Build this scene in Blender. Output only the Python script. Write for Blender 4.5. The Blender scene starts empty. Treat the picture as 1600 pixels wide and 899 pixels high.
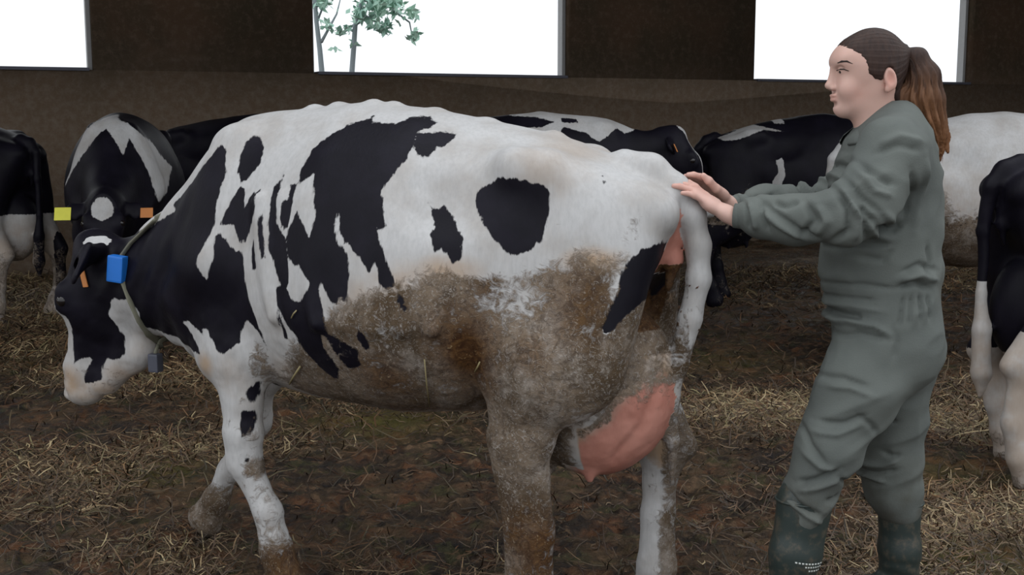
import bpy, math, random
import numpy as np
from mathutils import Vector, Matrix
from mathutils.bvhtree import BVHTree

random.seed(7)
rng = np.random.default_rng(11)
scene = bpy.context.scene
COL = scene.collection

# ------------------------------------------------------------------ camera
FPX = 1900.0
PITCH = math.atan((449.5 - 188) / FPX)
CP, SP = math.cos(PITCH), math.sin(PITCH)
CAM = np.array([0.0, 0.0, 1.4])
cam_data = bpy.data.cameras.new('camera')
cam_data.sensor_width = 36.0
cam_data.lens = 36.0 * FPX / 1600.0
cam_data.clip_end = 200
camera = bpy.data.objects.new('camera', cam_data)
camera.location = CAM
camera.rotation_euler = (math.pi / 2 - PITCH, 0, 0)
COL.objects.link(camera)
scene.camera = camera

# ------------------------------------------------------------------ sky and exposure
world = bpy.data.worlds.new('overcast_sky')
scene.world = world
world.use_nodes = True
wn = world.node_tree
wn.nodes.clear()
w_out = wn.nodes.new('ShaderNodeOutputWorld')
w_bg = wn.nodes.new('ShaderNodeBackground')
w_tc = wn.nodes.new('ShaderNodeTexCoord')
w_sep = wn.nodes.new('ShaderNodeSeparateXYZ')
w_map = wn.nodes.new('ShaderNodeMapRange')
w_map.inputs['From Min'].default_value = 0.0
w_map.inputs['From Max'].default_value = 1.0
w_map.inputs['To Min'].default_value = 1.15
w_map.inputs['To Max'].default_value = 2.2
w_bg.inputs['Color'].default_value = (0.93, 0.965, 1.0, 1)
wn.links.new(w_tc.outputs['Generated'], w_sep.inputs[0])
wn.links.new(w_sep.outputs['Z'], w_map.inputs['Value'])
wn.links.new(w_map.outputs[0], w_bg.inputs['Strength'])
wn.links.new(w_bg.outputs[0], w_out.inputs['Surface'])

scene.view_settings.view_transform = 'Standard'
scene.view_settings.look = 'None'
scene.view_settings.exposure = -0.10
scene.view_settings.gamma = 1.0
scene.view_settings.use_curve_mapping = False


# ------------------------------------------------------------------ small helpers
def ray(px, py):
    u = (px - 800) / FPX
    v = (449.5 - py) / FPX
    return np.array([u, CP + v * SP, -SP + v * CP])


def at(px, py, y):
    d = ray(px, py)
    return CAM + d * (y / d[1])


def V(*a):
    return np.array(a, dtype=float)


def mesh_np(name, co, faces):
    """co (n,3); faces (m,k) int array, all faces with k corners"""
    me = bpy.data.meshes.new(name)
    co = np.asarray(co, dtype=np.float32)
    faces = np.asarray(faces, dtype=np.int32)
    n, k = faces.shape
    me.vertices.add(len(co))
    me.vertices.foreach_set('co', co.ravel())
    me.loops.add(n * k)
    me.loops.foreach_set('vertex_index', faces.ravel())
    me.polygons.add(n)
    me.polygons.foreach_set('loop_start', np.arange(0, n * k, k, dtype=np.int32))
    me.polygons.foreach_set('loop_total', np.full(n, k, dtype=np.int32))
    me.update(calc_edges=True)
    me.validate()
    return me


def smooth(me):
    me.polygons.foreach_set('use_smooth', np.ones(len(me.polygons), dtype=bool))


def obj(name, me, mat=None, parent=None):
    o = bpy.data.objects.new(name, me)
    COL.objects.link(o)
    if mat is not None and me is not None:
        me.materials.append(mat)
    if parent is not None:
        o.parent = parent
    return o


def tag(o, label=None, cat=None, group=None, kind=None):
    if label: o['label'] = label
    if cat: o['category'] = cat
    if group: o['group'] = group
    if kind: o['kind'] = kind
    return o


def attr(me, name, vals):
    a = me.attributes.new(name, 'FLOAT', 'POINT')
    a.data.foreach_set('value', np.asarray(vals, dtype=np.float32))


_tab = np.random.default_rng(3).random((32, 32, 32)).astype(np.float32)


def vnoise(P, s):
    """value noise in [-1,1]; P (n,3) or tuple of broadcastable arrays, s scale (scalar or 3)"""
    if isinstance(P, tuple):
        X, Y, Z = P
    else:
        X, Y, Z = P[:, 0], P[:, 1], P[:, 2]
    s = np.broadcast_to(np.asarray(s, dtype=float), (3,))
    out = 0
    q = [X * s[0] + 11.3, Y * s[1] + 7.7, Z * s[2] + 3.1]
    i = [np.floor(a).astype(int) for a in q]
    f = [a - b for a, b in zip(q, i)]
    f = [a * a * (3 - 2 * a) for a in f]
    for dx in (0, 1):
        wx = f[0] if dx else 1 - f[0]
        for dy in (0, 1):
            wy = f[1] if dy else 1 - f[1]
            for dz in (0, 1):
                wz = f[2] if dz else 1 - f[2]
                out = out + wx * wy * wz * _tab[(i[0] + dx) & 31, (i[1] + dy) & 31, (i[2] + dz) & 31]
    return out * 2 - 1


def fbm(P, s, octv=3):
    a, t, out = 1.0, 0.0, 0
    s = np.broadcast_to(np.asarray(s, dtype=float), (3,)).copy()
    for _ in range(octv):
        out = out + a * vnoise(P, s)
        t += a
        a *= 0.55
        s = s * 2.03
    return out / t


# ------------------------------------------------------------------ implicit surface modelling
class Field:
    def __init__(self, lo, hi, h):
        self.lo = np.array(lo, dtype=float)
        self.h = h
        self.n = [int(math.ceil((b - a) / h)) + 1 for a, b in zip(lo, hi)]
        self.D = np.full(self.n, 0.3, dtype=np.float32)

    def box(self, lo, hi):
        i0 = [max(0, int(math.floor((lo[k] - self.lo[k]) / self.h))) for k in range(3)]
        i1 = [min(self.n[k], int(math.ceil((hi[k] - self.lo[k]) / self.h)) + 1) for k in range(3)]
        if any(a >= b for a, b in zip(i0, i1)):
            return None
        sl = tuple(slice(a, b) for a, b in zip(i0, i1))
        ax = [(self.lo[k] + self.h * np.arange(i0[k], i1[k])).astype(np.float32) for k in range(3)]
        return sl, ax[0][:, None, None], ax[1][None, :, None], ax[2][None, None, :]

    def put(self, fn, lo, hi, k=0.02, sub=False):
        m = k + 3 * self.h
        b = self.box(np.array(lo) - m, np.array(hi) + m)
        if b is None:
            return
        sl, X, Y, Z = b
        d = fn(X, Y, Z)
        c = self.D[sl]
        if sub:
            c = -c
        hh = np.clip(0.5 + 0.5 * (c - d) / k, 0, 1)
        r = c * (1 - hh) + d * hh - k * hh * (1 - hh)
        self.D[sl] = -r if sub else r

    def ecap(self, p1, p2, r1, r2, lat=(0, 1, 0), k=0.02, sub=False):
        """tapered capsule of elliptic section; r=(radius along lat, radius across) or a number"""
        p1 = np.array(p1, float); p2 = np.array(p2, float)
        if not hasattr(r1, '__len__'): r1 = (r1, r1)
        if not hasattr(r2, '__len__'): r2 = (r2, r2)
        d = p2 - p1
        L = max(np.linalg.norm(d), 1e-5)
        ax = d / L
        lat = np.array(lat, float)
        lat = lat - ax * (lat @ ax)
        if np.linalg.norm(lat) < 1e-4:
            lat = np.cross(ax, (0.3, 0.9, 0.2))
        lat /= np.linalg.norm(lat)
        nn = np.cross(ax, lat)
        R = max(*r1, *r2)

        def fn(X, Y, Z):
            qx, qy, qz = X - p1[0], Y - p1[1], Z - p1[2]
            s = qx * ax[0] + qy * ax[1] + qz * ax[2]
            t = np.clip(s / L, 0, 1)
            ov = s - t * L
            a = r1[0] + (r2[0] - r1[0]) * t
            b = r1[1] + (r2[1] - r1[1]) * t
            c = (a + b) * 0.5
            u = (qx * lat[0] + qy * lat[1] + qz * lat[2]) / a
            v = (qx * nn[0] + qy * nn[1] + qz * nn[2]) / b
            w = ov / c
            k0 = np.sqrt(u * u + v * v + w * w)
            k1 = np.sqrt((u / a) ** 2 + (v / b) ** 2 + (w / c) ** 2) + 1e-6
            return k0 * (k0 - 1) / k1
        self.put(fn, np.minimum(p1, p2) - R, np.maximum(p1, p2) + R, k, sub)

    def ell(self, c, r, rot=None, k=0.02, sub=False):
        c = np.array(c, float)
        r = np.array(r, float) if hasattr(r, '__len__') else np.array([r] * 3, float)
        M = np.eye(3) if rot is None else np.array(rot)      # rows = ellipsoid axes
        R = r.max()

        def fn(X, Y, Z):
            q = (X - c[0], Y - c[1], Z - c[2])
            k0 = 0; k1 = 0
            for i in range(3):
                e = (q[0] * M[i][0] + q[1] * M[i][1] + q[2] * M[i][2]) / r[i]
                k0 = k0 + e * e
                k1 = k1 + (e / r[i]) ** 2
            k0 = np.sqrt(k0)
            return k0 * (k0 - 1) / (np.sqrt(k1) + 1e-6)
        self.put(fn, c - R, c + R, k, sub)

    def chain(self, pts, rad, lat=(0, 1, 0), k=0.02, sub=False):
        for i in range(len(pts) - 1):
            self.ecap(pts[i], pts[i + 1], rad[i], rad[i + 1], lat, k, sub)

    def loft(self, st, k=0.03, nt=2.0, nb=2.2, axis=0):
        """st rows: (s, top, bottom, centre, half width) along x"""
        st = np.array(sorted(st), float)
        xs = np.linspace(st[0, 0], st[-1, 0], 160)
        cols = []
        for c in range(1, 5):
            y = np.interp(xs, st[:, 0], st[:, c])
            ker = np.hanning(11); ker /= ker.sum()
            yp = np.pad(y, 5, mode='edge')
            cols.append(np.convolve(yp, ker, 'valid'))
        lo = [xs[0], -max(st[:, 4]), min(st[:, 2])]
        hi = [xs[-1], max(st[:, 4]), max(st[:, 1])]

        def fn(X, Y, Z):
            x = X.ravel()
            T, B, C, W = [np.interp(x, xs, c)[:, None, None].astype(np.float32) for c in cols]
            dz = Z - C
            up = dz > 0
            hgt = np.where(up, T - C, C - B)
            n = np.where(up, nt, nb)
            k0 = ((np.abs(Y) / W) ** n + (np.abs(dz) / hgt) ** n) ** (1 / n) + 1e-4
            rho = np.sqrt(Y * Y + dz * dz)
            d = rho * (1 - 1 / k0) * 0.9
            d = np.where(rho < 0.02, -0.05, d)
            e = np.maximum(xs[0] - X, X - xs[-1])
            return np.where(e > 0, np.sqrt(np.maximum(d, 0) ** 2 + e * e), np.maximum(d, e)).astype(np.float32)
        self.put(fn, lo, hi, k)

    def mesh(self, name, relax=1):
        co, q = surfnets(self.D, self.lo, self.h)
        if relax:
            co = laplace(co, q, relax)
        me = mesh_np(name, co, q)
        smooth(me)
        return me


def surfnets(D, lo, h):
    S = D < 0
    nx, ny, nz = D.shape
    acc = S[:-1, :-1, :-1].astype(np.int8)
    tot = np.zeros((nx - 1, ny - 1, nz - 1), np.int8)
    for dx in (0, 1):
        for dy in (0, 1):
            for dz in (0, 1):
                tot += S[dx:nx - 1 + dx, dy:ny - 1 + dy, dz:nz - 1 + dz]
    act = (tot > 0) & (tot < 8)
    I, J, K = np.nonzero(act)
    idx = np.full(act.shape, -1, np.int32)
    idx[I, J, K] = np.arange(len(I))
    corners = [(a, b, c) for a in (0, 1) for b in (0, 1) for c in (0, 1)]
    cv = {c: D[I + c[0], J + c[1], K + c[2]] for c in corners}
    P = np.zeros((len(I), 3)); cnt = np.zeros(len(I))
    for a in corners:
        for ax in range(3):
            if a[ax] == 0:
                b = list(a); b[ax] = 1; b = tuple(b)
                va, vb = cv[a], cv[b]
                m = (va < 0) != (vb < 0)
                t = np.where(m, va / np.where(m, va - vb, 1), 0)
                p = np.array(a, float)[None, :].repeat(len(I), 0)
                p[:, ax] = t
                P += p * m[:, None]
                cnt += m
    P = P / cnt[:, None] + np.stack([I, J, K], 1)
    co = lo + h * P
    quads = []
    for ax in range(3):
        o = [x for x in range(3) if x != ax]
        a = np.take(S, range(0, S.shape[ax] - 1), ax)
        b = np.take(S, range(1, S.shape[ax]), ax)
        m = a != b
        ii = list(np.nonzero(m))
        sgn = a[tuple(ii)]
        keep = (ii[o[0]] > 0) & (ii[o[1]] > 0) & (ii[o[0]] < D.shape[o[0]] - 1) & (ii[o[1]] < D.shape[o[1]] - 1)
        ii = [x[keep] for x in ii]; sgn = sgn[keep]
        def cell(du, dv):
            c = [x.copy() for x in ii]
            c[o[0]] -= du; c[o[1]] -= dv
            return idx[c[0], c[1], c[2]]
        q = np.stack([cell(0, 0), cell(1, 0), cell(1, 1), cell(0, 1)], 1)
        flip = sgn if ax != 1 else ~sgn
        q[~flip] = q[~flip][:, ::-1]
        quads.append(q)
    q = np.concatenate(quads)
    q = q[(q >= 0).all(1)]
    return co, q


def laplace(co, q, it):
    n = len(co)
    e = np.concatenate([q[:, [0, 1]], q[:, [1, 2]], q[:, [2, 3]], q[:, [3, 0]]])
    deg = np.bincount(e[:, 0], minlength=n) + np.bincount(e[:, 1], minlength=n)
    for _ in range(it):
        s = np.zeros_like(co)
        for c in range(3):
            s[:, c] = np.bincount(e[:, 0], co[e[:, 1], c], n) + np.bincount(e[:, 1], co[e[:, 0], c], n)
        co = co * 0.5 + 0.5 * s / np.maximum(deg, 1)[:, None]
    return co


def get_co(me):
    a = np.empty(len(me.vertices) * 3, np.float32)
    me.vertices.foreach_get('co', a)
    return a.reshape(-1, 3).astype(float)


def get_no(me):
    a = np.empty(len(me.vertices) * 3, np.float32)
    me.vertex_normals.foreach_get('vector', a)
    return a.reshape(-1, 3).astype(float)


def set_co(me, co):
    me.vertices.foreach_set('co', co.astype(np.float32).ravel())
    me.update()


def poly_sdf(pts, poly):
    """signed distance (negative inside) of pts (n,2) to a closed polygon"""
    poly = np.asarray(poly, float)
    d = np.full(len(pts), 1e9)
    inside = np.zeros(len(pts), bool)
    for i in range(len(poly)):
        a, b = poly[i], poly[(i + 1) % len(poly)]
        e = b - a
        w = pts - a
        t = np.clip((w @ e) / max(e @ e, 1e-12), 0, 1)
        d = np.minimum(d, ((w - t[:, None] * e) ** 2).sum(1))
        c = (a[1] > pts[:, 1]) != (b[1] > pts[:, 1])
        with np.errstate(divide='ignore', invalid='ignore'):
            xi = a[0] + (pts[:, 1] - a[1]) * e[0] / (e[1] if abs(e[1]) > 1e-12 else 1e-12)
        inside ^= c & (pts[:, 0] < xi)
    d = np.sqrt(d)
    return np.where(inside, -d, d)


def line_dist(pts, line):
    line = np.asarray(line, float)
    d = np.full(len(pts), 1e9)
    s = np.zeros(len(pts))
    for i in range(len(line) - 1):
        a, b = line[i], line[i + 1]
        e = b - a
        w = pts - a
        t = np.clip((w @ e) / max(e @ e, 1e-12), 0, 1)
        dd = np.sqrt(((w - t[:, None] * e) ** 2).sum(1))
        m = dd < d
        s[m] = (i + t[m]) / (len(line) - 1)
        d = np.minimum(d, dd)
    return d, s


# ------------------------------------------------------------------ node material helper
class NT:
    def __init__(self, name, rough=0.8):
        self.m = bpy.data.materials.new(name)
        self.m.use_nodes = True
        self.t = self.m.node_tree
        self.b = self.t.nodes['Principled BSDF']
        self.b.inputs['Roughness'].default_value = rough

    def n(self, typ, **kw):
        nd = self.t.nodes.new(typ)
        for k, v in kw.items():
            setattr(nd, k, v)
        return nd

    def link(self, a, b):
        self.t.links.new(a, b)

    def set(self, sock, v):
        if hasattr(v, 'links') or hasattr(v, 'is_linked'):
            self.link(v, sock)
        elif isinstance(v, (tuple, list)) and len(v) == 3 and sock.type == 'RGBA':
            sock.default_value = (*v, 1)
        else:
            sock.default_value = v

    def attr(self, name):
        a = self.n('ShaderNodeAttribute')
        a.attribute_name = name
        return a.outputs['Fac']

    def coords(self, kind='Object', scale=(1, 1, 1), rot=(0, 0, 0)):
        tc = self.n('ShaderNodeTexCoord')
        mp = self.n('ShaderNodeMapping')
        mp.inputs['Scale'].default_value = scale
        mp.inputs['Rotation'].default_value = rot
        self.link(tc.outputs[kind], mp.inputs[0])
        return mp.outputs[0]

    def noise(self, vec, scale, detail=4, rough=0.55, dist=0.0):
        nd = self.n('ShaderNodeTexNoise')
        nd.inputs['Scale'].default_value = scale
        nd.inputs['Detail'].default_value = detail
        nd.inputs['Roughness'].default_value = rough
        nd.inputs['Distortion'].default_value = dist
        self.link(vec, nd.inputs['Vector'])
        return nd.outputs['Fac']

    def math(self, op, a, b=0.0, c=0.0):
        nd = self.n('ShaderNodeMath', operation=op)
        self.set(nd.inputs[0], a); self.set(nd.inputs[1], b)
        self.set(nd.inputs[2], c)
        return nd.outputs[0]

    def ramp(self, v, a, b, lo=0.0, hi=1.0):
        nd = self.n('ShaderNodeMapRange', interpolation_type='SMOOTHSTEP')
        self.set(nd.inputs['Value'], v)
        nd.inputs['From Min'].default_value = a
        nd.inputs['From Max'].default_value = b
        nd.inputs['To Min'].default_value = lo
        nd.inputs['To Max'].default_value = hi
        return nd.outputs[0]

    def mix(self, f, a, b):
        nd = self.n('ShaderNodeMix', data_type='RGBA')
        self.set(nd.inputs[0], f)
        self.set(nd.inputs[6], a); self.set(nd.inputs[7], b)
        return nd.outputs[2]

    def color(self, v):
        self.set(self.b.inputs['Base Color'], v)

    def bump(self, h, dist=0.01, strength=0.6):
        nd = self.n('ShaderNodeBump')
        nd.inputs['Distance'].default_value = dist
        nd.inputs['Strength'].default_value = strength
        self.link(h, nd.inputs['Height'])
        self.link(nd.outputs[0], self.b.inputs['Normal'])


def plain(name, col, rough=0.7, metal=0.0, var=0.15, scale=30):
    t = NT(name, rough)
    nz = t.noise(t.coords(), scale, 3)
    c2 = tuple(c * (1 - var) for c in col)
    t.color(t.mix(nz, col, c2))
    t.b.inputs['Metallic'].default_value = metal
    return t.m


def box_mesh(name, lo, hi, bev=0.0):
    import bmesh
    bm = bmesh.new()
    bmesh.ops.create_cube(bm, size=1)
    lo = Vector(lo); hi = Vector(hi)
    for v in bm.verts:
        v.co = Vector([(lo[i] + hi[i]) / 2 + v.co[i] * (hi[i] - lo[i]) for i in range(3)])
    if bev:
        bmesh.ops.bevel(bm, geom=bm.edges[:], offset=bev, segments=2, affect='EDGES', profile=0.7)
    me = bpy.data.meshes.new(name)
    bm.to_mesh(me); bm.free()
    return me


def tube_mesh(name, pts, rad, sides=8, flat=1.0, lat=None, cap=True):
    """tube along pts; rad scalar or list"""
    pts = np.array(pts, float)
    n = len(pts)
    rad = np.broadcast_to(np.asarray(rad, float), (n,))
    co, fs = [], []
    up = np.array(lat if lat is not None else (0.13, 0.31, 0.94), float)
    for i in range(n):
        t = pts[min(i + 1, n - 1)] - pts[max(i - 1, 0)]
        t /= max(np.linalg.norm(t), 1e-9)
        a = np.cross(t, up); a /= max(np.linalg.norm(a), 1e-9)
        b = np.cross(t, a)
        for s in range(sides):
            th = 2 * math.pi * s / sides
            co.append(pts[i] + rad[i] * (math.cos(th) * a * flat + math.sin(th) * b))
    for i in range(n - 1):
        for s in range(sides):
            s2 = (s + 1) % sides
            fs.append((i * sides + s, i * sides + s2, (i + 1) * sides + s2, (i + 1) * sides + s))
    if cap:
        fs.append(tuple(range(sides))[::-1]); fs.append(tuple((n - 1) * sides + s for s in range(sides)))
    me = bpy.data.meshes.new(name)
    me.from_pydata([tuple(c) for c in co], [], fs)
    me.update()
    smooth(me)
    return me


# ------------------------------------------------------------------ barn shell
WB = 0.451
WA = 13.0
wdir = V(1, WB, 0) / math.hypot(1, WB)
wnor = V(-wdir[1], wdir[0], 0)             # pointing outside
WORG = V(0, WA, 0)
wrot = math.atan2(wdir[1], wdir[0])


def wall_hit(px, py):
    d = ray(px, py)
    t = ((WORG - CAM) @ wnor) / (d @ wnor)
    P = CAM + t * d
    return float((P - WORG) @ wdir), float(P[2])


t = NT('dark_wall_render', 0.95)
cw = t.coords()
n1 = t.noise(cw, 1.3, 5)
n2 = t.noise(cw, 14, 5, 0.7)
c = t.mix(t.ramp(n1, 0.35, 0.65), (0.085, 0.052, 0.032), (0.060, 0.045, 0.028))
c = t.mix(t.ramp(n2, 0.45, 0.75), c, (0.115, 0.080, 0.058))
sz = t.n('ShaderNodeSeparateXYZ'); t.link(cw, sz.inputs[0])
plinth = t.ramp(t.math('ADD', sz.outputs['Z'], t.math('MULTIPLY', n1, 0.5)), 2.6, 1.5)  # wall colour turns gradually lighter towards the base
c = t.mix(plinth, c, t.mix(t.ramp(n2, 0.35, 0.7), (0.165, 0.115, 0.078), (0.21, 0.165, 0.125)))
t.color(c)
t.bump(n2, 0.02, 0.6)
t.b.inputs['Specular IOR Level'].default_value = 0.15
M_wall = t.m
M_frame = plain('window_frame_paint', (0.42, 0.42, 0.42), 0.6)
M_sill = plain('sill_slate', (0.10, 0.10, 0.13), 0.6)
M_roof = plain('roof_boards', (0.06, 0.045, 0.035), 0.9)

SILL = wall_hit(690, 118)[1]
TOP = 3.35
ops = []
for (xa, xb) in ((-430, 147), (490, 891), (1178, 1519)):
    ops.append((wall_hit(xa, 118)[0], wall_hit(xb, 118)[0]))
S0, S1, WT, WH = -9.0, 13.0, 0.22, 4.3


def multi_box(name, boxes):
    co, fs = [], []
    for lo, hi in boxes:
        b = len(co)
        for x in (lo[0], hi[0]):
            for y in (lo[1], hi[1]):
                for z in (lo[2], hi[2]):
                    co.append((x, y, z))
        for f in ((0, 1, 3, 2), (4, 6, 7, 5), (0, 4, 5, 1), (2, 3, 7, 6), (0, 2, 6, 4), (1, 5, 7, 3)):
            fs.append([b + i for i in f])
    return mesh_np(name, co, fs)


bx = [((S0, 0, -0.3), (S1, WT, SILL)), ((S0, 0, TOP), (S1, WT, WH))]
ss = [S0] + [v for o in ops for v in o] + [S1]
for i in range(0, len(ss), 2):
    bx.append(((ss[i], 0, SILL), (ss[i + 1], WT, TOP)))
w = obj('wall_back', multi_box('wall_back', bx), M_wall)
w.location = WORG; w.rotation_euler = (0, 0, wrot)
tag(w, kind='structure')
for i, (a, b) in enumerate(ops):
    root = bpy.data.objects.new('window_%d' % (i + 1), None)
    COL.objects.link(root)
    root.location = WORG + wdir * (a + b) / 2
    root.rotation_euler = (0, 0, wrot)
    tag(root, kind='structure')
    hw = (b - a) / 2
    for sgn in (-1, 1):
        x = sgn * (hw - 0.02)
        obj('jamb', box_mesh('jamb', (x - 0.02, 0.12, SILL), (x + 0.02, WT + 0.01, TOP), 0.004), M_frame, root)
    obj('lintel', box_mesh('lintel', (-hw + .04, 0.05, TOP - 0.05), (hw - .04, WT + 0.01, TOP), 0.004), M_frame, root)
    obj('window_sill', box_mesh('window_sill', (-hw + .04, -0.03, SILL - 0.01), (hw - .04, WT + 0.04, SILL + 0.02), 0.006), M_sill, root)

# side wall, low side wall and roof over the back half of the barn
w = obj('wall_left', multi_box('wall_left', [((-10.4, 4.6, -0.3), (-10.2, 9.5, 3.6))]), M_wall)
tag(w, kind='structure')
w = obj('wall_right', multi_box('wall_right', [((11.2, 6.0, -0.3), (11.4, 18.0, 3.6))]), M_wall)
tag(w, kind='structure')
rf = obj('ceiling', multi_box('ceiling', [((S0 - 1.0, -7.2, WH), (S1 + 0.5, 0.6, WH + 0.12))]), M_roof)  # unseen roof, cut short at the front so sky light reaches the herd
rf.location = WORG; rf.rotation_euler = (0, 0, wrot)
tag(rf, kind='structure')

# ------------------------------------------------------------------ young trees outside
t = NT('pale_green_leaf', 0.6)
nz = t.noise(t.coords(), 3, 3)
t.color(t.mix(t.ramp(nz, 0.35, 0.65), (0.26, 0.44, 0.36), (0.42, 0.62, 0.50)))
M_leaf = t.m
M_bark = plain('grey_bark', (0.27, 0.31, 0.33), 0.9)
TY = 19.0


def tree(label, trunk, branches, clusters):
    base = at(*trunk[0], TY)
    foot = V(base[0], TY, -0.3)
    root = bpy.data.objects.new('young_tree', None)
    COL.objects.link(root); root.location = foot
    tag(root, label, 'tree', 'young trees outside the middle window')
    pts = [foot * 0] + [at(*q, TY) - foot for q in trunk]
    obj('trunk', tube_mesh('trunk', pts, np.linspace(0.05, 0.028, len(pts)), 8), M_bark, root)
    for br in branches:
        p = [at(*q, TY + 0.15 * i) - foot for i, q in enumerate(br)]
        obj('branch', tube_mesh('branch', p, np.linspace(0.025, 0.008, len(p)), 6), M_bark, root)
    co, fs = [], []
    for (cx, cy, r, n) in clusters:
        for _ in range(n):
            c = at(cx + rng.normal() * r * .55, cy + rng.normal() * r * .5, TY + rng.normal() * 0.25) - foot
            a = rng.normal(size=3); a /= np.linalg.norm(a)
            b = np.cross(a, rng.normal(size=3)); b /= np.linalg.norm(b)
            L, W = rng.uniform(.05, .09), rng.uniform(.025, .04)
            i = len(co)
            co += [c - a * L, c - b * W + np.cross(a, b) * .01, c + a * L, c + b * W + np.cross(a, b) * .01]
            fs.append((i, i + 1, i + 2, i + 3))
    tag(obj('foliage', mesh_np('foliage', co, fs), M_leaf, root), kind='stuff')


tree('thin young tree outside the middle window, close to its left jamb',
     [(504, 125), (500, 80), (494, 30), (488, -60)],
     [[(502, 66), (514, 44), (526, 22), (534, -10)], [(495, 35), (505, 10), (500, -15)]],
     [(505, 2, 16, 60), (508, 40, 9, 18), (528, 48, 7, 9), (524, 78, 5, 5), (500, -20, 25, 60), (535, 52, 6, 8)])
tree('leafy young tree outside the middle window, right of the thinner one',
     [(549, 125), (553, 70), (555, 40), (566, 0), (575, -60)],
     [[(554, 50), (545, 44), (538, 52)], [(556, 38), (580, 25), (605, 20), (640, 22)], [(560, 20), (590, 35), (600, 48)],
      [(566, 0), (600, 5), (640, 35), (645, 62)]],
     [(562, 22, 13, 60), (585, 8, 20, 120), (612, 5, 18, 90), (600, 42, 12, 45), (644, 20, 9, 35), (646, 56, 9, 34),
      (553, 68, 5, 8), (543, 45, 7, 14), (620, 30, 10, 10), (580, 30, 12, 30), (590, -30, 45, 250)])

# ------------------------------------------------------------------ cows
M_cowdark = None


def coat_material(name, white=(0.47, 0.465, 0.465), black=(0.0055, 0.0048, 0.0085)):
    t = NT(name, 0.62)
    P = t.coords()
    # the patch edges, ragged along the hair
    e1 = t.noise(t.coords(scale=(60, 60, 16)), 1.0, 3, 0.6)
    e2 = t.noise(P, 5, 2)
    d = t.math('ADD', t.attr('patch'), t.math('MULTIPLY', t.math('SUBTRACT', e1, 0.5), 0.022))
    d = t.math('ADD', d, t.math('MULTIPLY', t.math('SUBTRACT', e2, 0.5), 0.006))
    hair = t.noise(t.coords(scale=(90, 90, 22)), 1.0, 4, 0.6)
    soft = t.noise(P, 7, 4, 0.6)
    wcol = t.mix(t.ramp(soft, 0.35, 0.75), white, tuple(c * s for c, s in zip(white, (0.80, 0.76, 0.72))))
    wcol = t.mix(t.ramp(hair, 0.3, 0.8, 0, 0.35), wcol, tuple(c * 0.62 for c in white))
    warm = t.attr('warm')
    wcol = t.mix(t.math('MULTIPLY', warm, t.ramp(soft, 0.3, 0.6, 0.3, 1.0)), wcol, (0.36, 0.255, 0.17))
    bcol = t.mix(t.ramp(soft, 0.4, 0.7), black, tuple(c * 1.6 for c in black))
    base = t.mix(t.ramp(d, -0.0025, 0.0025), bcol, wcol)
    # bare pink skin
    skin = t.mix(t.ramp(soft, 0.35, 0.65), (0.50, 0.235, 0.185), (0.40, 0.17, 0.13))
    base = t.mix(t.ramp(t.math('ADD', t.attr('pink'), t.math('MULTIPLY', t.math('SUBTRACT', soft, 0.5), 0.8)), 0.25, 0.85), base, skin)
    # caked dung: curly, clumped
    curl = t.noise(P, 30, 5, 0.65, 1.6)
    cl2 = t.noise(P, 70, 4, 0.7, 2.2)
    blot = t.noise(P, 5.5, 4, 0.6, 0.6)
    blo2 = t.noise(P, 11, 4, 0.65)
    mudc = t.mix(t.ramp(blot, 0.36, 0.64), (0.092, 0.062, 0.037), (0.222, 0.170, 0.126))
    mudc = t.mix(t.ramp(blo2, 0.48, 0.70), mudc, (0.28, 0.240, 0.205))
    mudc = t.mix(t.ramp(curl, 0.30, 0.60, 0.75, 0.0), mudc, (0.070, 0.050, 0.036))
    mudc = t.mix(t.ramp(cl2, 0.52, 0.66, 0.0, 0.75), mudc, (0.36, 0.33, 0.30))
    brn = t.mix(t.ramp(curl, 0.35, 0.7), (0.045, 0.019, 0.008), (0.125, 0.062, 0.022))
    brn = t.mix(t.ramp(cl2, 0.6, 0.7, 0, 0.8), brn, (0.32, 0.22, 0.11))
    mudc = t.mix(t.attr('brown'), mudc, brn)
    mf = t.math('ADD', t.attr('mud'), t.math('MULTIPLY', t.math('SUBTRACT', curl, 0.5), 0.9))
    mf = t.math('ADD', mf, t.math('MULTIPLY', t.math('SUBTRACT', blo2, 0.5), 1.1))
    mf = t.ramp(mf, 0.34, 0.68)
    base = t.mix(mf, base, mudc)
    t.color(base)
    rgh = t.math('ADD', 0.50, t.math('MULTIPLY', mf, 0.4))
    t.set(t.b.inputs['Roughness'], rgh)
    t.b.inputs['Specular IOR Level'].default_value = 0.12
    hgt = t.math('ADD', t.math('MULTIPLY', hair, 0.25), t.math('MULTIPLY', t.math('MULTIPLY', cl2, mf), 1.6))
    t.bump(hgt, 0.006, 0.7)
    return t.m


M_coat = coat_material('holstein_coat')

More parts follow.
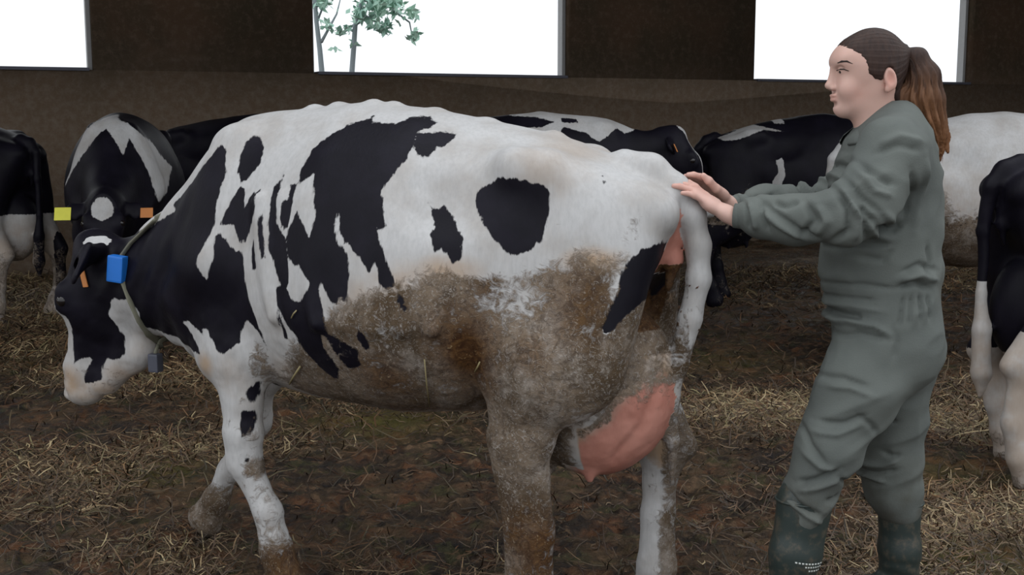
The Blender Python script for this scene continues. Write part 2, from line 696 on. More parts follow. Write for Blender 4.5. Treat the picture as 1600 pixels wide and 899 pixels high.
# head frame: a = towards the muzzle, b = out of the forehead, l = the animal's left
LEGS = dict(
    fl=[(.70, .15, 1.0), (.62, .19, .72), (.605, .20, .43), (.53, .20, .25), (.50, .20, .12), (.47, .20, .035)],
    fr=[(.68, -.15, 1.0), (.66, -.19, .72), (.835, -.20, .44), (.95, -.20, .22), (1.00, -.20, .11), (1.05, -.20, .035)],
    hl=[(-.42, .16, 1.08), (-.34, .22, .76), (-.285, .235, .55), (-.31, .22, .30), (-.31, .22, .14), (-.27, .22, .035)],
    hr=[(-.42, -.16, 1.08), (-.36, -.21, .74), (-.565, -.20, .45), (-.555, -.20, .25), (-.555, -.20, .09), (-.550, -.20, .03)],
)
GENERIC_LEGS = dict(
    fl=[(.66, .15, 1.0), (.60, .18, .72), (.60, .17, .43), (.59, .17, .25), (.59, .17, .12), (.62, .17, .035)],
    fr=[(.70, -.15, 1.0), (.68, -.18, .72), (.74, -.17, .43), (.72, -.17, .25), (.72, -.17, .12), (.76, -.17, .035)],
    hl=[(-.42, .16, 1.08), (-.30, .21, .74), (-.52, .20, .47), (-.48, .19, .25), (-.45, .19, .12), (-.42, .19, .035)],
    hr=[(-.42, -.16, 1.08), (-.36, -.21, .74), (-.64, -.20, .48), (-.66, -.19, .27), (-.62, -.19, .13), (-.58, -.19, .035)],
)
TORSO = [(-.650, 1.205, 1.10, 1.15, .05), (-.60, 1.245, .98, 1.12, .115), (-.50, 1.295, .86, 1.10, .20),
         (-.36, 1.345, .74, 1.05, .265), (-.25, 1.372, .64, .99, .31), (-.10, 1.402, .575, .93, .36),
         (.10, 1.437, .555, .91, .385), (.22, 1.445, .56, .92, .375), (.29, 1.455, .565, .93, .36), (.45, 1.436, .575, .95, .31),
         (.60, 1.427, .60, .97, .265), (.70, 1.41, .615, .98, .25)]
NECK_LOW = [(.80, 1.335, .61, .97, .205), (.90, 1.215, .66, .94, .165), (1.00, 1.13, .71, .92, .14),
            (1.10, 1.055, .72, .89, .12), (1.20, 1.005, .77, .885, .10), (1.26, .99, .83, .90, .07)]


def cow_field(h, legs, head, low=True, tail=None, lo=(-.86, -.5, -.02), hi=(1.66, .5, 1.56), detail=True):
    F = Field(lo, hi, h)
    st = TORSO + (NECK_LOW if low else [(.80, 1.37, .66, 1.02, .19), (.86, 1.33, .72, 1.03, .14)])
    F.loft(st, k=.03, nt=1.9, nb=2.15)
    # ---- bones and muscles of the trunk
    for s in (1, -1):
        F.ecap((-.27, s * .215, 1.285), (-.34, s * .205, 1.275), .046, .045, k=.09)          # hook
        F.ecap((-.575, s * .10, 1.175), (-.615, s * .095, 1.155), .042, .036, k=.05)           # pin
        F.ecap((-.36, s * .18, 1.24), (-.60, s * .10, 1.17), .045, .04, k=.09)
        F.ell((-.12, s * .335, 1.22), (.12, .06, .09), k=.07, sub=True)                       # flank hollow
        F.ecap((.66, s * .12, 1.33), (.66, s * .225, .98), (.07, .035), (.10, .05), lat=(1, 0, 0), k=.06)   # shoulder blade
        F.ecap((.66, s * .20, 1.0), (.83, s * .15, .86), (.08, .06), (.07, .06), k=.06)
        F.ecap((.78, s * .10, .80), (.70, s * .16, .70), .09, .08, k=.06)
        for i in range(7):                                                                     # ribs
            x = .46 - .085 * i
            if detail:
                F.ecap((x + .03, s * .27, 1.18), (x - .05, s * .375 if i > 1 else s * .32, .86), (.016, .012), (.018, .012),
                       lat=(1, 0, 0), k=.035)
    if detail:
        for i, dx in ((0, 0), (2, .01), (4, -.02), (5, .02), (6, -.01), (7, .015), (8, 0)):
            x = -.30 + .095 * i + dx
            z = np.interp(x, [-.3, -.1, .1, .29, .5], [1.362, 1.398, 1.433, 1.452, 1.43])
            F.ell((x, 0, z - (.009 if i < 5 else .005)), (.020, .014, .015), k=.03)
    # ---- thighs
    for key, s in (('hl', 1), ('hr', -1)):
        L = legs[key]
        a, b, c, d, e, f = [np.array(p, float) for p in L]
        F.ecap((-.40, s * .15, 1.10), b + V(-.04, 0, .0), (.11, .20), (.115, .185), k=.06)
        F.ecap((-.535, s * .12, 1.05), b + V(-.12, -s * .01, .02), (.085, .09), (.09, .09), k=.06)
        F.ecap(b + V(.0, 0, .02), c + V(0, 0, .02), (.105, .165), (.055, .085), k=.05)
        bent = c[0] < b[0] - .1
        if bent:                                      # hock point and tendon behind it
            F.ecap(c + V(-.02, 0, -.03), c + V(-.065, 0, .01), .038, .030, k=.03)
            F.ecap(c + V(-.065, 0, .01), b + V(-.12, 0, .0), .022, .05, k=.05)
            F.chain([c, d, e], [(.046, .062), (.036, .048), (.046, .055)], k=.03)
        else:
            F.chain([c, d, e], [(.056, .086), (.044, .066), (.050, .072)], k=.03)
            F.ecap(c + V(-.02, 0, -.02), c + V(-.06, 0, .02), .05, .04, k=.04)
        F.chain([e, e + (f - e) * .55, f], [(.048, .058), (.044, .052), (.055, .07)], k=.02)
    # ---- forelegs
    for key, s in (('fl', 1), ('fr', -1)):
        L = legs[key]
        a, b, c, d, e, f = [np.array(p, float) for p in L]
        F.ecap(a, b, (.08, .14), (.07, .105), k=.06)
        F.ecap(b, c + V(0, 0, .06), (.068, .095), (.045, .052), k=.04)
        F.ecap(b + V(-.05, 0, .03), b + V(-.07, 0, .0), .05, .04, k=.05)               # elbow
        F.ecap(c + V(.005, 0, .04), c + V(0, 0, -.04), (.052, .060), (.046, .052), k=.03)    # knee
        F.chain([c + V(0, 0, -.04), d, e], [(.040, .046), (.034, .038), (.042, .048)], k=.03)
        F.chain([e, e + (f - e) * .55, f], [(.044, .05), (.040, .046), (.052, .065)], k=.02)
    # ---- udder
    F.ell((-.42, 0, .64), (.215, .155, .225), k=.05)
    F.ell((-.49, 0, .70), (.155, .13, .20), k=.05)
    for (x, s, z) in ((-.43, 1, .445), (-.31, 1, .455), (-.45, -1, .445), (-.31, -1, .455)):
        F.ecap((x, s * .06, z), (x, s * .065, z - .028), .020, .011, k=.02)
    # ---- vulva folds
    F.ecap((-.630, 0, 1.14), (-.640, 0, 1.03), (.030, .024), (.024, .020), k=.025)
    F.ecap((-.640, 0, 1.03), (-.625, 0, .95), (.024, .020), (.012, .010), k=.02)
    # ---- tail
    if tail is None:
        tail = [((-.56, 0, 1.262), .05), ((-.63, 0, 1.245), .040), ((-.69, 0, 1.18), .030), ((-.705, .02, 1.0), .024),
                ((-.70, .02, .75), .020), ((-.69, .02, .6), .035), ((-.68, .02, .42), .04), ((-.68, .02, .32), .012)]
    F.chain([p for p, r in tail], [r for p, r in tail], k=.02)
    # ---- head
    o, R = np.array(head['o'], float), head['R']

    def H(a, b, l):
        return o + R[0] * a + R[1] * b + R[2] * l
    if not low:                                        # raised neck as its own form
        n0, n1 = V(.74, 0, 1.06), H(.06, -.10, 0)
        m = (n0 + n1) / 2 + V(0, 0, -.02)
        F.ecap(n0, m, (.15, .27), (.105, .19), k=.07)
        F.ecap(m, n1, (.105, .19), (.085, .13), k=.06)
    lat = R[2]
    F.ecap(H(.06, -.06, 0), H(.20, -.035, 0), (.098, .088), (.105, .098), lat, k=.04)
    F.ecap(H(.20, -.045, 0), H(.42, -.025, 0), (.088, .090), (.056, .058), lat, k=.04)
    F.ecap(H(.43, -.015, 0), H(.50, -.02, 0), (.066, .060), (.062, .050), lat, k=.03)
    F.ecap(H(.15, -.13, 0), H(.33, -.10, 0), (.062, .085), (.048, .055), lat, k=.04)
    F.ecap(H(.33, -.10, 0), H(.50, -.055, 0), (.046, .052), (.045, .036), lat, k=.03)
    F.ell(H(.015, -.02, 0), (.06, .045, .05), k=.04)
    if head.get('jaw'):
        F.ecap(H(.16, -.15, 0), H(.33, -.215, 0), (.065, .09), (.050, .065), lat, k=.05)
        F.ecap(H(.33, -.215, 0), H(.46, -.115, 0), (.048, .055), (.045, .040), lat, k=.04)
        F.ecap(H(.49, .0, 0), H(.515, .018, 0), (.050, .030), (.040, .020), lat, k=.02)
    for s in (1, -1):
        F.ecap(H(.15, -.10, s * .055), H(.26, -.10, s * .04), (.035, .075), (.03, .05), lat, k=.04)   # cheek
        F.ecap(H(.165, .012, s * .082), H(.21, .015, s * .080), .034, .030, k=.03)                      # brow
        F.ell(H(.515, .02, s * .040), (.018, .014, .014), k=.012, sub=True)                             # nostril
        e = head.get('ear', V(.10, -.05, 0))
        base, tip = H(.05, -.065, s * .085), H(.05 + e[0], -.065 + e[1], s * (.085 + head.get('earl', .17)))
        w = R[0]
        mid = (base + tip) / 2
        if s in head.get('epts', {}):
            base, mid, tip = [np.array(p) for p in head['epts'][s]]
            w = V(.55, -.1, -.80)
        F.ecap(base, mid, (.030, .022), (.055, .018), w, k=.02)
        F.ecap(mid, tip, (.055, .018) if not head.get('jaw') else (.068, .018), (.034, .012), w, k=.015)
        if detail:
            dn = np.cross(tip - base, w); dn /= np.linalg.norm(dn)
            if dn @ R[1] < 0: dn = -dn
            F.ecap(base * .6 + tip * .4 + dn * .022, base * .2 + tip * .8 + dn * .018, (.030, .014), (.024, .010), w, k=.01, sub=True)
    return F


def rotm(a, b):
    """head frame rows a, b, l from direction a and approximate forehead normal b"""
    a = np.array(a, float); a /= np.linalg.norm(a)
    b = np.array(b, float); b = b - a * (a @ b); b /= np.linalg.norm(b)
    return np.array([a, b, np.cross(b, a) * 1.0])


# ------------------------------------------------------------------ main cow
YAW = math.radians(22)
CO = V(-.16, 3.48, 0)
CFW = V(-math.cos(YAW), math.sin(YAW), 0)
CLF = V(-math.sin(YAW), -math.cos(YAW), 0)
CUP = V(0, 0, 1)


def loc3(px, py, c):
    """point where the pixel's ray meets the plane y = c of the cow's own frame"""
    d = ray(px, py)
    t = (c - (CAM - CO) @ CLF) / (d @ CLF)
    P = CAM + t * d - CO
    return V(P @ CFW, c, P[2])


def cow_dir(d):
    return V(d @ CFW, d @ CLF, d[2])


R_main = rotm((.13, .0, -.99), (.99, .10, .13))
# the animal's left must be +y
if R_main[2][1] < 0: R_main[2] *= -1
head_main = dict(o=(1.315, .02, 1.015), R=R_main, ear=V(.085, -.02, 0), earl=.12, epts={1: (loc3(155, 392, .10), loc3(130, 404, .17), loc3(118, 434, .235))}, jaw=True)
tail_main = [((-.50, 0, 1.275), .05), ((-.57, 0, 1.262), .050), ((-.635, 0, 1.215), .044), ((-.685, 0, 1.15), .036),
             ((-.705, -.01, 1.07), .031), ((-.707, -.01, .98), .029), ((-.685, -.01, .87), .027),
             ((-.655, -.01, .75), .026), ((-.632, -.01, .64), .021), ((-.635, -.04, .52), .017), ((-.625, -.09, .38), .008)]
Fm = cow_field(.008, LEGS, head_main, True, tail_main)
main_me = Fm.mesh('holstein_body')
co = get_co(main_me); no = get_no(main_me)
# loose skin and wrinkles on neck, dewlap and flank; lumps of dung on the lower side
near_neck = np.clip((co[:, 0] - .72) / .15, 0, 1) * np.clip((1.25 - co[:, 0]) / .1, 0, 1)
wr = np.sin((co[:, 0] * 1.0 + co[:, 2] * .55) * 62 + 3 * vnoise(co, 5)) * .0035 * near_neck
lump = fbm(co, 28, 3) * .0035 * np.clip((1.0 - co[:, 2]) / .25, 0, 1)
big = fbm(co, 6, 2) * .005
co = co + no * (wr + lump + big)[:, None]
set_co(main_me, co)
co = get_co(main_me); no = get_no(main_me)
bvh = BVHTree.FromPolygons([tuple(v) for v in co], [tuple(p.vertices) for p in main_me.polygons])
cam_l = Vector(cow_dir(CAM - CO) * V(1, 1, 1))
cam_l.z = CAM[2]


def hit(px, py, c=.2):
    d = cow_dir(ray(px, py))
    h = bvh.ray_cast(cam_l, Vector(d).normalized())
    if h[0] is None or abs(h[0].y - c) > .45:
        return loc3(px, py, c), None
    return np.array(h[0]), np.array(h[1])


def side_poly(pp, c=.2):
    return [(lambda q: (q[0], q[2]))(hit(x, y, c)[0]) for x, y in pp]


BLACK = [
    # neck and shoulder
    [(352, 232), (354, 265), (345, 297), (338, 318), (336, 350), (323, 378), (309, 400), (306, 415), (313, 425), (323, 437),
     (331, 405), (336, 368), (345, 364), (357, 382), (369, 394), (376, 390), (380, 400), (383, 443), (391, 475), (402, 505),
     (416, 540), (406, 522), (387, 497), (377, 518), (375, 536), (359, 546), (345, 555), (334, 539), (323, 514), (316, 516),
     (318, 524), (293, 502), (286, 504), (304, 530), (315, 556), (288, 538), (273, 526), (248, 517), (227, 511), (218, 490), (204, 470),
     (180, 466), (172, 472), (150, 440), (170, 370), (195, 362), (250, 332), (272, 318), (300, 285), (325, 250), (345, 225)],
    # face
    [(172, 472), (170, 493), (181, 507), (193, 525), (195, 553), (185, 562), (167, 561), (161, 571), (158, 582), (160, 593),
     (146, 600), (133, 598), (131, 594), (136, 575), (145, 561), (131, 559), (115, 571), (114, 545), (113, 518), (108, 500),
     (60, 490), (60, 330), (170, 330), (200, 420)],
    [(396, 213), (407, 213), (413, 232), (407, 254), (396, 268), (385, 282), (376, 286), (371, 268), (375, 243), (384, 222)],
    [(376, 290), (383, 293), (382, 325), (384, 353), (378, 382), (373, 378), (366, 353), (353, 350), (346, 355), (343, 350), (353, 329), (367, 304)],
    [(407, 297), (398, 332), (384, 378), (378, 371), (377, 343), (385, 318), (396, 302)],
    [(407, 329), (412, 345), (414, 403), (408, 405), (403, 368), (403, 339)],
    [(396, 375), (401, 421), (396, 421), (393, 389)],
    [(444, 273), (437, 297), (432, 318), (432, 350), (446, 371), (449, 400), (451, 442), (444, 457), (432, 425), (421, 389), (419, 353), (423, 318), (428, 293)],
    [(464, 286), (457, 318), (451, 353), (444, 361), (437, 339), (439, 314), (451, 311), (453, 289)],
    [(584, 181), (581, 191), (620, 193), (641, 184), (670, 181), (681, 193), (674, 199), (652, 206), (650, 212), (647, 225), (634, 250),
     (613, 275), (595, 297), (599, 325), (602, 353), (594, 361), (588, 353), (595, 382), (606, 410), (617, 446), (602, 455), (590, 442),
     (590, 421), (585, 410), (576, 425), (563, 403), (546, 385), (531, 361), (528, 334), (521, 350), (528, 382), (542, 396), (546, 425),
     (545, 450), (542, 474), (530, 467), (526, 480), (512, 464), (501, 436), (497, 453), (487, 446), (478, 435), (466, 414), (460, 417),
     (452, 403), (448, 389), (450, 361), (464, 329), (474, 353), (483, 371), (492, 339), (490, 272), (467, 288), (469, 265), (481, 247),
     (489, 232), (513, 213), (549, 193), (574, 186)],
    [(652, 208), (680, 206), (716, 208), (704, 220), (690, 232), (684, 230), (666, 248), (650, 240), (647, 225)],
    [(431, 450), (433, 475), (448, 507), (462, 524), (472, 546), (501, 578), (522, 594), (533, 596), (533, 578), (522, 560), (508, 542),
     (505, 528), (529, 564), (547, 581), (567, 574), (561, 546), (540, 532), (515, 521), (508, 503), (501, 471), (492, 440), (487, 440),
     (474, 464), (469, 471), (458, 471), (444, 446)],
    [(433, 480), (440, 500), (450, 530), (444, 528), (434, 500)],
    [(558, 514), (572, 524), (582, 542), (578, 555), (565, 546), (554, 528)],
    [(622, 455), (634, 464), (639, 492), (629, 492), (618, 471)],
    [(661, 450), (668, 458), (665, 468), (656, 459)],
    [(670, 318), (680, 328), (694, 320), (706, 340), (724, 372), (720, 406), (708, 412), (690, 388), (678, 394), (672, 368), (680, 356)],
    [(784, 276), (810, 280), (842, 286), (860, 300), (858, 336), (846, 376), (822, 396), (798, 400), (774, 376), (754, 348), (742, 320), (746, 300), (764, 288)],
    [(941, 274), (948, 284), (944, 287), (939, 280)],
    [(1005, 389), (1030, 382), (1046, 373), (1049, 392), (1033, 418), (1008, 455), (987, 479), (965, 511), (957, 514), (960, 479), (968, 436), (981, 408), (999, 395)],
    [(382, 614), (405, 596), (407, 614), (395, 632)],
    [(376, 643), (397, 641), (400, 658), (390, 681), (378, 683), (375, 662)],
    [(380, 717), (391, 715), (390, 724), (381, 722)],
]


def blob(side, px, py, rx, ry, w, c=.2):
    """soft elliptic weight around a spot of the left side, measured in the cow's side plane"""
    q = hit(px, py, c)[0]
    k = 3.45 / FPX
    d = np.sqrt(((side[:, 0] - q[0]) / (rx * k)) ** 2 + ((side[:, 1] - q[2]) / (ry * k)) ** 2)
    return w * np.clip(1.35 - d, 0, 1)


side = co[:, [0, 2]]
patch = np.full(len(co), .2)
for p in BLACK:
    patch = np.minimum(patch, poly_sdf(side, side_poly(p)))
patch = np.where((co[:, 0] > 1.15) & (co[:, 1] > .125) & (co[:, 2] > .80), -.1, patch)
tuft = hit(150, 378, 0.)[0]
patch = np.where(np.linalg.norm((co - tuft) * V(1, .8, 2.2), axis=1) < .045, .02, patch)
patch = np.where(co[:, 1] < -.10, np.minimum(patch, .2), patch)
mudp = side_poly([(455, 560), (500, 500), (560, 470), (640, 442), (700, 428), (760, 436), (850, 424), (905, 402), (960, 412), (958, 480),
                  (952, 520), (985, 505), (1045, 520), (1060, 660), (900, 645), (866, 700), (880, 899), (770, 899), (735, 650), (650, 650), (520, 640), (440, 615)])
mud = np.clip(.55 - poly_sdf(side, mudp) / .10, 0, 1.0)
mud = np.minimum(mud, .80 + .16 * fbm(co, 4.5, 2))
rear_side = co[:, 1] < .02
# legs
z = co[:, 2]
legm = np.clip((.62 - z) / .12, 0, 1)
front = (co[:, 0] > .4) & (z < .62)
mud = np.maximum(mud, np.where(front, .30 * np.clip((.5 - z) / .3, 0, 1), 0))
mud = np.maximum(mud, np.clip((.24 - z) / .14, 0, .95))
mud = np.maximum(mud, np.where(front & (z < .60), .30, 0))
hindr = (co[:, 0] < -.44) & (co[:, 1] < -.1) & (z < .56)
mud = np.where(hindr, np.clip((-.565 + .02 * fbm(co, 14) - co[:, 0]) / .05 + .3, .25, .66), mud)
mud = np.maximum(mud, blob(side, 408, 570, 26, 55, .55))
mud = np.maximum(mud, blob(side, 395, 735, 22, 22, .7))
for b in ((845, 350, 40, 22, .25), (1000, 350, 24, 30, .35)):
    mud = np.maximum(mud, blob(side, *b))
mud = np.maximum(mud, np.where((co[:, 0] < -.56) & (z < 1.0) & (z > .78), .75, 0))
under = np.where((z > .5) & (z < .66) & (co[:, 0] > -.1) & (co[:, 0] < .5), .5, 0)
mud = np.maximum(mud, under)
tailm = (co[:, 0] < -.60) & (co[:, 1] > -.06) & (co[:, 1] < .05)
tl = np.min(np.stack([np.linalg.norm(co - (np.array(a[0]) * (1 - u) + np.array(b[0]) * u), axis=1) - np.interp(a[0][2] * (1 - u) + b[0][2] * u, [.5, 1.1, 1.2, 1.26], [.034, .040, .050, .055])
                      for a, b in zip(tail_main[1:], tail_main[2:]) for u in (0, .33, .66, 1)]), 0)
ontail = tl < 0
mud = np.where(ontail, np.clip((1.02 - z) * 1.3, 0.0, .40) + .12 + np.where((co[:, 0] > -.69) & (z < 1.05), .22, 0), mud)
brown = np.zeros(len(co))
for b in ((730, 550, 52, 75, 1.0), (600, 590, 45, 40, .8), (900, 480, 50, 60, .55), (845, 860, 60, 60, .9), (760, 460, 25, 30, .5),
          (830, 555, 30, 30, .5), (820, 840, 60, 50, .7), (460, 880, 50, 40, .8), (640, 640, 90, 20, .4)):
    brown = np.maximum(brown, blob(side, *b))
mud = np.maximum(mud, brown * .9)
grey = blob(side, 800, 470, 55, 45, .35)
mud = np.where(grey > 0, np.minimum(mud, .85 - grey * .9), mud)
warm = np.zeros(len(co))
for b in ((930, 408, 42, 18, 1.0), (700, 425, 45, 22, .8), (640, 440, 60, 26, .6), (590, 470, 60, 30, .5), (850, 265, 50, 60, .28), (480, 600, 60, 40, .7),
          (700, 660, 200, 40, .5), (820, 640, 80, 80, .6), (320, 570, 20, 20, .8), (150, 615, 70, 24, .8), (108, 600, 26, 30, 1.0), (230, 540, 30, 30, .6), (205, 585, 40, 25, .6), (360, 590, 30, 30, .35)):
    warm = np.maximum(warm, blob(side, *b))
pink = np.zeros(len(co))
ud = poly_sdf(side, side_poly([(905, 650), (965, 600), (1050, 540), (1085, 640), (1060, 760), (930, 800), (830, 790), (872, 690)], .1))
pink = np.clip(-ud / .075 + .45 * fbm(co, 12, 3), 0, 1) * (co[:, 1] > -.17) * (co[:, 1] < .150) * (co[:, 0] < -.19) * (z > .36)
hindleg = ((co[:, 1] > .085) & (co[:, 0] > -.42) & (z < .60))
pink = np.where(hindleg | ((co[:, 1] < -.08) & (co[:, 0] < -.45) & (z < .56)), 0, pink)
bare = pink > .2
mud = np.where(bare, np.maximum(mud * .3, np.clip((z - .54) / .22, 0, 1) * .66), mud)
vul = (co[:, 0] < -.60) & (np.abs(co[:, 1]) < .06) & (z > .95) & (z < 1.17) & ~ontail
pink = np.where(vul, .9, pink)
mud = np.where(vul, .1, mud)
peri = (co[:, 0] < -.50) & (np.abs(co[:, 1]) < .11) & (z > .84) & (z < 1.02) & ~ontail
mud = np.where(peri, .85, mud)
brown = np.where(peri, .9, brown)
pink = np.where(ontail, 0, pink)
patch = np.where(ontail | vul, .2, patch)
wedge = (co[:, 0] < -.50) & (co[:, 1] > .055) & (z > .88 + .02 * vnoise(co, 30)) & (z < 1.06)
wd_ = np.minimum(-.595 + (1.07 - z) * .37 - co[:, 0], co[:, 0] + .685 - (1.02 - z) * .87)
patch = np.where(wedge, np.minimum(patch, -wd_), patch)
nose = blob(side, 104, 600, 16, 22, .9)
pink = np.maximum(pink, nose * .25)
mud = np.where(z > .45, mud * (1 - .75 * np.clip((-.003 - patch) / .008, 0, 1)), mud)
mud = np.where(ontail & (z < .66), .62, mud)
udz = (co[:, 0] < -.30) & (np.abs(co[:, 1]) < .15) & (z < .92) & (z > .38) & ~ontail & ~hindleg
warm = np.where(udz, 1.0, warm)
mud = np.where(udz & (pink < .6) & (z > .55), np.maximum(mud, .55), mud)
crease = loc3(1042, 545, 0)[[0, 2]], loc3(1040, 600, 0)[[0, 2]], loc3(1018, 655, 0)[[0, 2]], loc3(975, 705, 0)[[0, 2]]
dc, _s = line_dist(side, crease)
inud = (np.abs(co[:, 1]) < .16) & (z > .38) & (z < .85) & (co[:, 0] < -.3) & ~ontail
co = co - no * (np.exp(-(dc / .012) ** 2) * .008 * inud)[:, None]
set_co(main_me, co)
attr(main_me, 'patch', patch); attr(main_me, 'mud', mud); attr(main_me, 'brown', brown); attr(main_me, 'warm', warm); attr(main_me, 'pink', pink)

cow = bpy.data.objects.new('holstein_cow', None)
COL.objects.link(cow)
cow.location = CO
cow.rotation_euler = (0, 0, math.pi - YAW)
tag(cow, 'large muddy black and white cow in the foreground, head lowered, blue block on its collar', 'cow', 'dairy cows in the barn')
obj('cow_body', main_me, M_coat, cow)

M_eye = plain('dark_wet_eye', (0.008, 0.006, 0.006), 0.05, var=0)
M_tagorange = plain('orange_ear_tag_plastic', (0.55, 0.20, 0.05), 0.5)
M_tagyellow = plain('yellow_ear_tag_plastic', (0.75, 0.72, 0.08), 0.5)
M_blue = plain('blue_plastic', (0.015, 0.17, 0.62), 0.4)
M_strap = plain('olive_webbing_strap', (0.17, 0.165, 0.12), 0.8)
M_pend = plain('dark_grey_plastic', (0.07, 0.075, 0.10), 0.45)


def sphere_mesh(name, c, r, seg=16, ring=10, scale=(1, 1, 1)):
    import bmesh
    bm = bmesh.new()
    bmesh.ops.create_uvsphere(bm, u_segments=seg, v_segments=ring, radius=1)
    for v in bm.verts:
        v.co = Vector([c[i] + v.co[i] * r * scale[i] for i in range(3)])
    me = bpy.data.meshes.new(name); bm.to_mesh(me); bm.free(); smooth(me)
    return me


def Hm(a, b, l, hd=head_main):
    return np.array(hd['o']) + hd['R'][0] * a + hd['R'][1] * b + hd['R'][2] * l


for s in (1, -1):
    obj('eye', sphere_mesh('eye', Hm(.192, .008, s * .098), .021), M_eye, cow)


def slab(name, c, u, v, w, su, sv, sw, bev=.003):
    """bevelled box with its own axes"""
    me = box_mesh(name, (-su, -sv, -sw), (su, sv, sw), bev)
    M = np.array([u, v, w]).T
    q = get_co(me) @ M.T + np.array(c)
    set_co(me, q)
    return me


# ear tag, collar with its block and pendant
ecen, en = hit(133, 428, .2)
obj('ear_tag', slab('ear_tag', ecen + V(0, .008, -.012), V(.95, .2, -.1), V(-.2, .95, 0), V(.25, 0, 1), .009, .003, .030), M_tagorange, cow)
loop = []
for q in ((246, 345), (226, 364), (207, 382), (194, 400), (190, 420), (195, 440), (206, 470), (219, 498), (233, 518), (246, 533)):
    p, n_ = hit(*q, .1)
    if n_ is None: n_ = V(0, 1, 0)
    loop.append(p + n_ * .007)
back = [V(p[0] - .01, -p[1] - .01, p[2]) for p in loop[::-1]]
bot = loop[-1] * .5 + back[0] * .5 + V(0, 0, -.02)
top = loop[0] * .5 + back[-1] * .5 + V(0, 0, .03)
ring = loop + [bot] + back + [top, loop[0]]
ring = [np.array(p) for p in ring]
sm = []
for i in range(len(ring) - 1):
    for u in (0, .34, .67):
        sm.append(ring[i] * (1 - u) + ring[i + 1] * u)
sm.append(ring[-1])
col_o = obj('collar', tube_mesh('collar', sm, .013, 8, .35, lat=(0, 1, 0)), M_strap, cow)
bp, bn = hit(190, 419, .1)
obj('collar_block', slab('collar_block', bp + V(0, .02, 0), V(.97, .2, .12), V(-.2, .97, 0), V(-.12, 0, .99), .026, .02, .042, .006), M_blue, col_o)
pp = loc3(243, 567, .04)
obj('pendant', slab('pendant', pp, V(1, 0, 0), V(0, 1, 0), V(0, 0, 1), .019, .016, .030, .006), M_pend, col_o)
obj('pendant_link', tube_mesh('pendant_link', [loop[-1], pp + V(0, 0, .03)], .006, 6), M_strap, col_o)

# ------------------------------------------------------------------ the rest of the herd
head_level = dict(o=(1.10, 0, 1.335), R=rotm((.42, 0, -.91), (.91, 0, .42)), ear=V(.01, -.03, 0), earl=.17)
head_low = dict(o=(1.19, 0, .985), R=rotm((.50, 0, -.86), (.86, 0, .50)), ear=V(.05, -.02, 0), earl=.17)
for hd in (head_level, head_low):
    if hd['R'][2][1] < 0: hd['R'][2] *= -1
F1 = cow_field(.013, GENERIC_LEGS, head_level, False, detail=False, lo=(-.86, -.45, -.02), hi=(1.50, .45, 1.56))
q_level = surfnets(F1.D, F1.lo, F1.h)
F2 = cow_field(.013, GENERIC_LEGS, head_low, True, detail=False, lo=(-.86, -.45, -.02), hi=(1.62, .45, 1.56))
q_low = surfnets(F2.D, F2.lo, F2.h)
del F1, F2


class Cow:
    """one animal of the herd: place, heading and its own coat"""

    def __init__(self, x, y, heading, low=False, scale=1.0, seed=0):
        self.o = V(x, y, 0)
        self.s = scale
        th = math.radians(heading)
        self.th = th
        self.f = V(math.cos(th), math.sin(th), 0)
        self.l = V(-math.sin(th), math.cos(th), 0)
        co, q = q_low if low else q_level
        self.co = laplace(co.copy(), q, 1)
        self.q = q
        self.hd = head_low if low else head_level
        self.co = self.co + fbm(self.co + seed * 3.3, 5, 2)[:, None] * (self.co - V(.2, 0, .9)) * .02
        self.patch = np.full(len(co), .2)
        self.mud = np.zeros(len(co)); self.brown = np.zeros(len(co)); self.warm = np.zeros(len(co)); self.pink = np.zeros(len(co))

    def px_side(self, pp, c=0.0):
        out = []
        for px, py in pp:
            d = ray(px, py)
            t = ((self.o + self.l * c * self.s - CAM) @ self.l) / (d @ self.l)
            P = (CAM + t * d - self.o) / self.s
            out.append((P @ self.f, P[2]))
        return out

    def px_front(self, pp, c=0.3):
        out = []
        for px, py in pp:
            d = ray(px, py)
            t = ((self.o + self.f * c * self.s - CAM) @ self.f) / (d @ self.f)
            P = (CAM + t * d - self.o) / self.s
            out.append((P @ self.l, P[2]))
        return out

    def build(self, label):
        me = mesh_np('herd_body', self.co, self.q)
        smooth(me)
        for n in ('patch', 'mud', 'brown', 'warm', 'pink'):
            attr(me, n, getattr(self, n))
        root = bpy.data.objects.new('holstein_cow', None)
        COL.objects.link(root)
        root.location = self.o
        root.rotation_euler = (0, 0, self.th)
        root.scale = (self.s,) * 3
        tag(root, label, 'cow', 'dairy cows in the barn')
        obj('cow_body', me, M_coat, root)
        for s in (1, -1):
            obj('eye', sphere_mesh('eye', Hm(.192, .008, s * .098, self.hd), .021, 10, 6), M_eye, root)
        return root

    def ear_tag(self, root, s, mat, label, size=.035):
        hd = self.hd
        c = Hm(.05 + hd['ear'][0] * .55, -.065 + hd['ear'][1] * .5, s * (.085 + hd['earl'] * .85), hd) + hd['R'][1] * .02
        a, b, l = hd['R']
        e = obj('ear_tag', slab('ear_tag', c + a * .02, l, a, b, size, size * .9, .003), mat, root)
        e['label'] = label


zc = lambda c: c.co[:, 2]
# A: dark cow cut by the left edge, rump to the right
A = Cow(-3.92, 8.7, 158, seed=1)
sd = A.co[:, [0, 2]]
A.patch = np.where((A.co[:, 0] > -.38) | (A.co[:, 0] < -.66), -.1, (.74 - zc(A)) + .03 * fbm(A.co, 4))
A.mud = np.clip((.75 - zc(A)) * 1.5, 0, .45)
A.warm = np.clip((.8 - zc(A)) * 2, 0, .5)
A.build('black rumped cow with pale hind legs, cut by the left edge of the photo')

